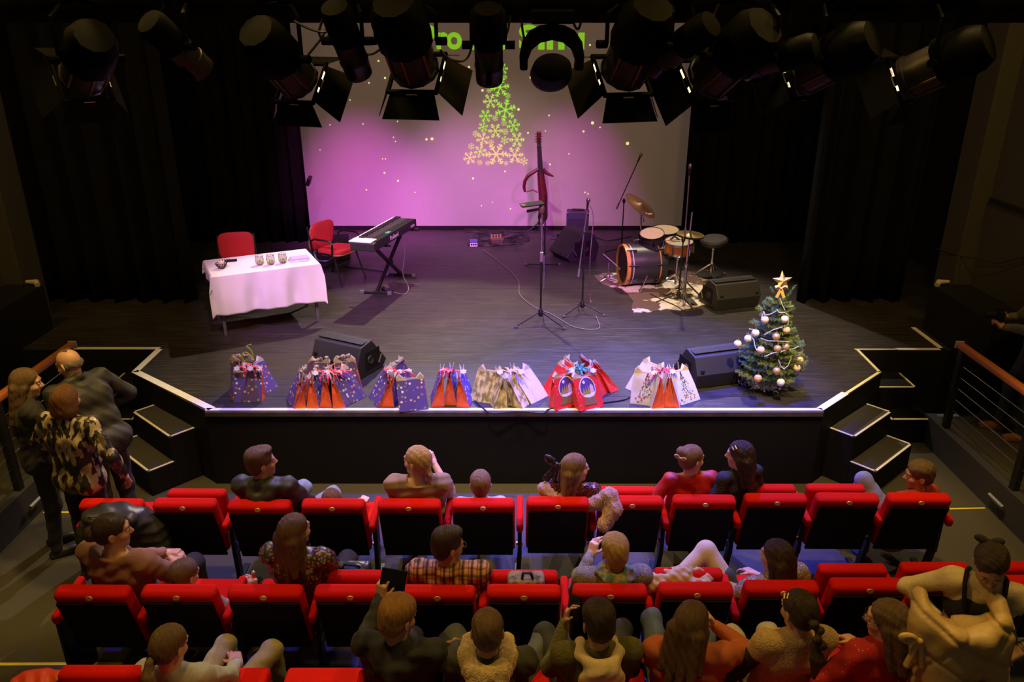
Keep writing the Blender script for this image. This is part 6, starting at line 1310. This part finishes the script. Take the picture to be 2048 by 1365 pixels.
# ---------------- second row
def wideneck(s, sp, A, SH, neck, sc, HM): s.ell(sp(0, .0, .56), (.125, .11, .062), k=.02, op='s')
person('woman with dark bun and brown top at the left of the second row', 226, 1062, Y2, 0, -14, 1.06, (-52, -2, 0), (4, 2), 'tan', ('dark', 'bun'), fab('mauve_brown_knit', (.26, .125, .08), scale=140, bscale=22), .93, blackt, wide=1.18, topx=wideneck, arms={1: dict(hand=(.17, .22, .20), pole=(.9, -.4, -.3), f=(-.8, .4, .05), n=(0, -.3, -1)), -1: dict(hand=(.05, .27, .22), pole=(-.6, .2, -.7), f=(.9, .25, .0), n=(0, -.2, -1))})
def toy(t, C):
    e, w, s_ = C['A'][1]; o = thing('toy_figure', 'small red toy held up in the little boy\'s hand', 'toy', t.location); o.rotation_euler = t.rotation_euler
    p = w+V(-.01, .05, .05); MB().tube([p+V(0, 0, -.04), p, p+V(.004, 0, .05)], [.014, .018, .012], 8).build('toy_body', mat('red_toy_plastic', (.7, .02, .03), .35), o, smooth=True); MB().ball(p+V(.005, 0, .062), .014, 8).build('toy_head', mat('silver_toy', (.6, .6, .6), .3, .6), o, smooth=True)
person('little boy in camouflage top holding a red toy in second row', 369, 1150, Y2-.06, 0, -12, .86, (-14, -14, 4), (4, 0), 'fair', ('ash', 'crew'), m_camo, .97, greent, headz='fit', arms={1: dict(hand=(.36, .20, .34), pole=(.9, -.3, -.3), f=(.0, .3, .9), n=(-.8, .3, 0), curl=.9), -1: dict(hand=(-.2, .25, .1))}, legs={-1: ((-.06, .40, .52), (-.08, .5, .12)), 1: ((.36, .44, .53), (.3, .62, .1))}, extra=toy)
person('woman with long dark hair and leopard blouse in the second row', 590, 1062, Y2, 0, -8, 1.02, (-26, 0, 0), (5, 0), 'fair', ('brown', 'long'), m_leo, .97, blackt, wide=1.05)
person('man in plaid shirt and glasses in the middle of second row', 896, 1092, Y2, 0, -2, 1.05, (-56, -8, 0), (5, 0), 'tan', ('dark', 'quiff'), plaid(), 1., greent, wide=1.16, glasses='gold_wire_frame', legs={-1: ((-.20, .44, .6), (-.15, .5, .1)), 1: ((.20, .44, .6), (.15, .5, .1))})
def scarf(t, C):
    s = SDF(.02); n = C['neck']; s.chain([n+V(-.06, .05, .0), n+V(-.085, -.01, .01), n+V(-.05, -.08, .005), n+V(.03, -.09, -.005), n+V(.085, -.03, .0), n+V(.07, .05, -.01)], .045); s.chain([n+V(.05, -.07, -.03), n+V(.06, -.09, -.09)], .035); s.mesh('scarf', .0085, fab('teal_print_scarf', (.05, .16, .13), scale=30, col2=(.30, .18, .07)), t, disp=wob(.006, 70, 4))
person('person with short blond hair, teal scarf and tweed jumper in second row', 1229, 1104, Y2, 0, 4, 1.03, (6, -6, 0), (5, 0), 'fair', ('blond', 'short'), m_tweed, 1., greyj, wide=1.12, extra=scarf, arms={-1: dict(hand=(-.09, .20, .40), pole=(-.45, -.2, -1), f=(.3, .35, .85)), 1: dict(hand=(.16, .30, .14))})
def tights(t, C):
    s = SDF(.03); hp = C['hip']; k1 = V(-.20, .36, .92); s.cap(hp+V(-.06, .05, .02), k1, .085, .068); s.cap(k1, k1+V(-.38, -.02, -.24), .064, .045); s.cap(hp+V(.08, .05, 0), V(.02, .42, .5), .085, .066); s.cap(V(.02, .42, .5), V(-.02, .5, .1), .06, .045); s.mesh('tights', .009, fab('cream_tights', (.52, .42, .26), bump=.1), t)
    a = k1+V(-.40, -.01, -.25); s = SDF(.015); s.ell(a+V(-.07, .02, -.005), (.11, .042, .035)); s.ell(a+V(-.04, .02, .04), (.05, .026, .02), op='s'); s.mesh('ballet_shoe', .007, fab('tan_ballet_shoe', (.40, .28, .12)), t)
def puff(s, sp, A, SH, neck, sc, HM):
    for sx in (-1, 1): s.ell(SH[sx]+V(sx*.045, 0, -.03), (.085, .09, .085), k=.02)
person('girl with long hair, sequin blouse and crossed legs in second row', 1552, 1112, Y2, 0, 24, .93, (20, -4, 0), (6, -2), 'fair', ('dark', 'verylong'), m_seq2, .32, fab('dark_green_shorts', (.035, .05, .028)), headz='fit', topx=puff, extra=tights, legs={-1: ((-.13, .22, .78), (-.15, .25, .80)), 1: ((.04, .30, .55), (.04, .34, .54))}, shoes=fab('tan_ballet_shoe', (.40, .28, .12)), arms={-1: dict(hand=(-.16, .2, .2), pole=(-.9, -.3, -.3)), 1: dict(hand=(.16, .25, .18))})
# ---------------- third row
def tie(t, C): b = MB(); b.tube([(.026*math.cos(k*.52), -.125, -.03+.026*math.sin(k*.52)) for k in range(12)], .008, 6, closed=True); at_head(t, C['HM'], b, 'hair_tie', m_black, smooth=True)
person('woman with ponytail, pale denim shirt and khaki trousers in third row', 340, 1292, Y3+.02, .15, -6, .96, (-16, -18, 0), (0, 0), 'fair', ('ash', 'pony'), fab('pale_denim', (.34, .35, .37), bscale=12), 1., khaki, headz='fit', arms={1: dict(hand=(.14, .34, .16), pole=(.8, -.4, -.4), f=(-.5, .8, .1)), -1: dict(hand=(-.05, .3, .12))}, legs={-1: ((-.02, .5, .66), (-.02, .6, .25)), 1: ((.30, .46, .68), (.26, .6, .25))}, extra=tie)
person('man in black hoodie filming with a phone in the third row', 796, 1236, Y3+.02, .15, -10, 1.02, (-30, -14, 0), (3, 0), 'tan', ('ginger', 'short'), fab('black_hoodie', (.02, .02, .022)), 1., blackt, wide=1.1, headz='fit', topx=hood(.09, -.1, .46), arms={-1: dict(hand=(-.24, .30, .42), pole=(-.35, -.3, -1), f=(.05, .25, .95), n=(.45, .85, 0), curl=.75, phone='black smartphone in the hand of the man in the black hoodie'), 1: dict(hand=(.2, .3, .14))}, extra=multi(phone_in(-1, (.07, .035, .10), (80, 10, 8), .15), watch(-1)))
def sherpa(t, C):
    s = SDF(.02); n = C['neck']; s.chain([n+V(-.10, .09, .02), n+V(-.11, .0, .01), n+V(-.07, -.085, -.02), n+V(.0, -.105, -.03), n+V(.07, -.085, -.02), n+V(.11, .0, .01), n+V(.10, .09, .02)], .043, k=.03); s.chain([n+V(-.12, -.02, -.03), n+V(-.06, -.12, -.07), n+V(.06, -.12, -.07), n+V(.12, -.02, -.03)], .03, k=.04); s.mesh('sherpa_collar', .0085, fuzzy('cream_sherpa', (.66, .48, .24)), t, disp=wob(.003, 120, 5))
person('man in dark jacket with cream sherpa collar in the third row', 975, 1262, Y3, .15, 0, 1.02, (0, -16, 0), (3, 0), 'tan', ('ash', 'crew'), fab('dark_green_corduroy', (.038, .038, .022)), 1., fab('blue_green_jeans', (.085, .10, .095)), wide=1.14, headz='fit', extra=sherpa, legs={-1: ((-.22, .46, .66), (-.16, .52, .25)), 1: ((.32, .44, .66), (.26, .52, .25))})
def cowl(t, C):
    s = SDF(.03); n = C['neck']; s.chain([n+V(-.09, .05, .0), n+V(-.105, -.03, .0), n+V(-.07, -.11, .0), n+V(0, -.135, .0), n+V(.07, -.11, .0), n+V(.105, -.03, .0), n+V(.09, .05, .0)], .028, k=.02); s.ell(n+V(0, -.12, -.11), (.125, .06, .13), (.25, 0, 0), k=.03); s.mesh('hood', .0085, fab('cream_hood', (.62, .48, .27), bscale=10), t, disp=wob(.004, 45, 6))
person('person with dark hair, cream hood and green fleece in third row', 1197, 1246, Y3+.03, .15, 4, 1.0, (6, -16, 0), (2, 0), 'tan', ('dark', 'short'), fuzzy('olive_fleece', (.11, .10, .025)), 1., blackt, wide=1.04, headz='fit', extra=multi(cowl, phone_in(-1, (.05, .02, .08), (70, 0, -30))), arms={-1: dict(hand=(-.13, .22, .40), pole=(-.4, -.3, -1), f=(.25, .25, .95), n=(.8, -.3, 0), curl=.7, phone='dark smartphone held by the person in the cream hood'), 1: dict(hand=(.18, .28, .16))}, legs={-1: ((-.22, .44, .66), (-.16, .52, .25)), 1: ((.26, .44, .66), (.2, .52, .25))})
person('woman with long wavy hair and orange sweater in the third row', 1384, 1246, Y3+.02, .15, -8, .98, (-26, -14, 0), (2, 0), 'fair', ('brown', 'long'), fab('rust_orange_knit', (.46, .115, .04), bscale=12, scale=120), .95, tealj, wide=1.05, headz='fit', arms={1: dict(hand=(.14, .16, .46), pole=(1, .1, -.6), f=(-.6, .3, .6), n=(-.5, 0, .3), curl=1.), -1: dict(hand=(-.16, .3, .12))}, legs={-1: ((-.16, .52, .66), (-.1, .6, .25)), 1: ((.16, .48, .6), (.12, .52, .25))}, extra=clipL)
def blacksleeves(t, C):
    s = SDF(.02); sc = C['sc']
    for sx in (-1, 1): e, w, _ = C['A'][sx]; s.cap(C['SH'][sx], e, .058*sc, .05*sc); s.cap(e, w, .05*sc, .036*sc)
    s.mesh('sleeves', .009, fab('black_sleeves', (.02, .02, .02)), t)
person('girl with braided hair and cream fuzzy vest in the third row', 1597, 1222, Y3+.04, .15, 6, .94, (14, -10, 0), (2, 0), 'fair', ('dark', 'braid'), fuzzy('cream_fleece_vest', (.60, .40, .18)), .12, cream_t, headz='fit', extra=multi(blacksleeves, clipL), arms={-1: dict(hand=(-.28, .10, .0), pole=(-.8, -.6, 0)), 1: dict(hand=(.18, .28, .14))})
satin = fab('gold_satin_bow', (.62, .42, .16), .4, sheen=0)
def scrunch(t, C):
    s = SDF(.03); s.chain([C['sp'](-.24, .18, .32), C['sp'](-.30, .10, .26), C['sp'](-.27, .02, .12), C['sp'](-.2, .1, .05)], [.045, .055, .05, .04]); s.mesh('white_collar', .009, fuzzy('cream_plush', (.60, .50, .30)), t, disp=wob(.003, 60, 2))
person('girl with glasses, golden satin bow and red dress in third row', 1773, 1240, Y3+.02, .15, 14, .92, (44, -6, 0), (2, 2), 'fair', ('ash', 'long'), speck('red_velvet_sequins', (.40, .012, .012), [(.8, .5, .4)], 60, .35, .16, .85), .9, m_velv, headz='fit', skirt=True, glasses='dark_frame', extra=multi(ribbon_head((-.10, -.17, -.0), satin, .08, True, (0, 8, -58)), scrunch), arms={-1: dict(hand=(-.26, .12, .2), pole=(-.8, -.5, -.2)), 1: dict(hand=(.16, .26, .16))})
# ---------------- standing people
def pinafore(t, C):
    s = SDF(.03); sp = C['sp']; sc = C['sc']; s.cap(sp(-.075, .03, .30), sp(.075, .03, .30), .128*sc); s.cap(sp(-.05, .055, .37), sp(.05, .055, .37), .085*sc); s.cap(sp(-.085, 0, 0), sp(.085, 0, 0), .135*sc, k=.06); s.cap(C['hip'], C['hip']+V(0, 0, -.35*sc), .15*sc, .2*sc, k=.06); s.mesh('pinafore', .009, fab('black_pinafore', (.018, .017, .02)), t)
    for sx in (-1, 1): b = MB(); b.tube([sp(sx*.075, .135, .40), sp(sx*.09, .115, .47), sp(sx*.10, .055, .545), sp(sx*.10, -.02, .56), sp(sx*.09, -.09, .50)], .013, 6); b.build('strap', m_black, t, smooth=True)
G = person('girl in cream top and black pinafore standing with a beige coat', 1982, 1130, 3.4, .15, 148, .90, (8, -34, 6), (-20, 4), 'tan', ('dark', 'lowpony'), fab('cream_knit', (.58, .46, .27)), .95, fab('dark_tights', (.03, .025, .025)), mode='stand', headz=None, extra=multi(pinafore, ribbon_head((.02, -.09, .09), fab('black_cloth_bow', (.015, .014, .014)), .05, False, (60, 0, 0)), watch(-1)), arms={1: dict(hand=(.22, .26, .20), pole=(.8, -.3, -.3)), -1: dict(hand=(-.20, .24, .16), pole=(-.8, -.2, -.3), curl=.9)})
person('woman in black and gold satin blouse standing in the left aisle', 133, 800, 5.42, 0, -14, .98, (6, -4, 0), (-3, 0), 'fair', ('auburn', 'bob'), blocks(), .95, blackt, mode='stand', headz='fit', wide=1.1, arms={1: dict(hand=(.34, .10, .02), pole=(.8, -.6, 0)), -1: dict(hand=(-.28, .2, .08), pole=(-.8, -.5, 0))})
def lapel(t, C): pass
person('balding man in black jacket bending forward in the left aisle', 138, 728, 6.05, 0, 62, 1.06, (14, -18, 0), (-24, 0), 'fair', ('grey', 'bald'), fab('black_jacket', (.022, .022, .02), .6), 1., blackt, mode='stand', headz='fit', wide=1.12, topx=popcol, arms={1: dict(hand=(.2, .28, .12), pole=(.8, -.5, 0)), -1: dict(hand=(-.16, .3, .16))})
person('woman with long brown hair and dark clothes by the left railing', 54, 766, 5.72, 0, -55, .97, (-14, -8, 0), (-4, 0), 'fair', ('ash', 'verylong'), fab('black_knit', (.03, .027, .022)), 1., blackt, mode='stand', headz='fit', arms={1: dict(hand=(.02, .34, .36), pole=(.8, -.4, -.3), f=(.3, .6, .2)), -1: dict(hand=(-.2, .2, .1))})
def cam_(t, C):
    e, w, _ = C['A'][1]; e2, w2, _ = C['A'][-1]; c = (w+w2)/2+V(0, .05, .07); o = thing('photo_camera', 'black camera in the hands of the man on the right gallery', 'camera', t.location); o.rotation_euler = t.rotation_euler
    MB().box(c, (.14, .06, .10)).build('camera_body', m_black, o, bev=.012); MB().lathe([(.035, 0), (.037, .08), (.04, .1), (.03, .1)], 16, c+V(0, .03, 0), (0, 1, -.1)).build('lens', m_black, o, smooth=True); MB().box(c+V(0, 0, .06), (.05, .05, .03)).build('viewfinder', m_black, o, bev=.006)
pm = person('man with a camera standing on the right gallery', 2104, 566, 7.02, .27, 75, 1.03, (0, -15, 0), (-4, 0), 'tan', ('brown', 'short'), fab('grey_green_sweater', (.13, .12, .08)), .95, fab('dark_blue_jeans', (.04, .055, .08)), mode='stand', headz='keep', shoes=fab('brown_suede_shoe', (.30, .13, .035)), arms={1: dict(hand=(.08, .34, .26), pole=(.6, -.2, -.8), curl=1., f=(-.3, .5, .6)), -1: dict(hand=(-.04, .38, .20), pole=(-.6, -.2, -.8), curl=1., f=(.3, .5, .6))}, extra=cam_, legs={-1: ((-.10, .04, .50), (-.12, .0, .08)), 1: ((.10, .14, .50), (.12, .16, .08))})
# ================================================================== coats and bags in the hall
def coat(name, label, c, build, m, h=.011, disp=None, cat='coat', part=None, rz=0):
    s = SDF(.03); build(s); t = thing(name, label, cat, c, rz); s.mesh(part or 'shell', h, m, t, disp=disp); return t
p = PZ(228, 1030, .80)
def puffer(s):
    s.ell((0, .16, .58), (.27, .17, .20), k=.08); s.ell((0, .05, .72), (.24, .15, .14), k=.06); s.cap((-.24, .1, .6), (-.26, .16, .2), .11, .09); s.cap((.20, .1, .62), (.28, .05, .25), .12, .10); s.ell((-.02, .0, .80), (.18, .13, .07), (0, .15, 0), k=.03); s.cap((-.14, -.05, .80), (.14, -.05, .80), .055, k=.03)
quilt = lambda x, y, z: .008*np.abs(np.sin(z*42+x*3))-.006+.006*np.sin(x*37+y*30)
t = coat('puffer_jacket', 'black quilted puffer jacket draped over the leftmost front row seat', (p.x, p.y-.02, 0), puffer, fab('black_nylon', (.028, .03, .022), .4, sheen=0), .011, quilt)
MB().tube([(-.12, -.1, .86), (0, -.12, .865), (.1, -.1, .86)], .004, 5).build('drawstring', m_black, t)
# beige puffer held by the girl
p = PZ(1916, 1262, 1.26)
def beige(s):
    s.M = Matrix.Scale(.88, 4)
    s.chain([(-.20, .12, .16), (-.22, .02, .11), (-.10, -.12, .05), (.06, -.14, .05), (.20, -.05, .10), (.24, .08, .14)], .045, k=.03); s.ell((0, -.02, -.08), (.24, .15, .20), k=.05); s.ell((-.05, -.04, -.28), (.19, .13, .22), k=.06); s.cap((.19, -.03, .02), (.24, -.06, -.38), .095, .08); s.cap((-.2, .0, .05), (-.22, .02, -.2), .085, .07); s.ell((0, .05, .10), (.17, .13, .09), k=.03, op='s')
coat('beige_puffer_coat', 'beige quilted puffer coat held by the standing girl', tuple(p), beige, fab('beige_nylon', (.50, .34, .14), .5, sheen=.1, bscale=9), .010, lambda x, y, z: .016*np.maximum(0, 1-3.2*np.abs(np.sin(z*17+x*10)))+.010*np.maximum(0, 1-4*np.abs(np.sin(x*13-z*9+1)))+.004*np.sin(x*31+y*24-z*18)-.006)
p = PZ(1352, 1168, .70)
coat('cream_cardigan', 'cream cardigan lying over a second row seat', tuple(p), lambda s: (s.cap((-.18, .0, .0), (.05, .02, .05), .06, .07), s.ell((.12, .0, .05), (.12, .08, .05)), s.ell((.14, -.02, .09), (.06, .04, .03), op='s'), s.cap((-.05, -.06, -.02), (-.04, -.08, -.10), .035, .02)), fab('cream_wool', (.62, .47, .24), bscale=12), .009, wob(.006, 60, 8), 'cardigan', 'knit')
p = PZ(703, 1165, .62)
t = coat('handbag', 'black leather handbag on a second row seat beside the leopard blouse', tuple(p), lambda s: (s.rbox((0, 0, .02), (.10, .08, .06), .03), s.ell((.02, 0, .1), (.08, .05, .04))), fab('black_leather', (.025, .026, .02), .35, sheen=0), .009, wob(.004, 50, 9), 'bag', 'bag_body')
MB().tube([(-.08, 0, .08), (-.03, -.02, .16), (.06, -.02, .15), (.10, 0, .07)], .008, 6).build('strap', m_black, t, smooth=True)
p = PZ(1052, 1172, .74)
t = coat('small_rucksack', 'small grey and cream rucksack on a second row seat', tuple(p), lambda s: (s.rbox((0, 0, .0), (.09, .04, .05), .03), s.ell((.06, .0, .03), (.05, .05, .04))), fab('grey_cream_canvas', (.30, .24, .15), scale=12, col2=(.06, .055, .05)), .009, None, 'bag', 'bag_body')
MB().tube([(-.03, -.03, .05), (-.02, -.04, .13), (.03, -.04, .13), (.05, -.03, .05)], .009, 6).build('handle', m_black, t, smooth=True)
for k, (u, v, lb, sz) in enumerate(((75, 1362, 'orange red jacket heap at the bottom left corner', .16), (236, 1358, 'orange red sleeve with yellow lining near the bottom left', .09))):
    p = PZ(u, v, .85); t = coat('red_jacket', lb, tuple(p), lambda s: (s.ell((0, 0, -.05), (sz, .1, .08)), s.cap((-sz*.5, 0, -.03), (sz*.8, .02, .0), .05, .035)), fab('orange_red_nylon', (.72, .06, .02), .5), .009, wob(.008, 60, k), 'jacket'); MB().tube([(sz*.75, -.02, .03), (sz*.95, .01, .0), (sz*.8, .04, -.02)], .01, 6).build('lining', fab('yellow_lining', (.6, .5, .1)), t, smooth=True)
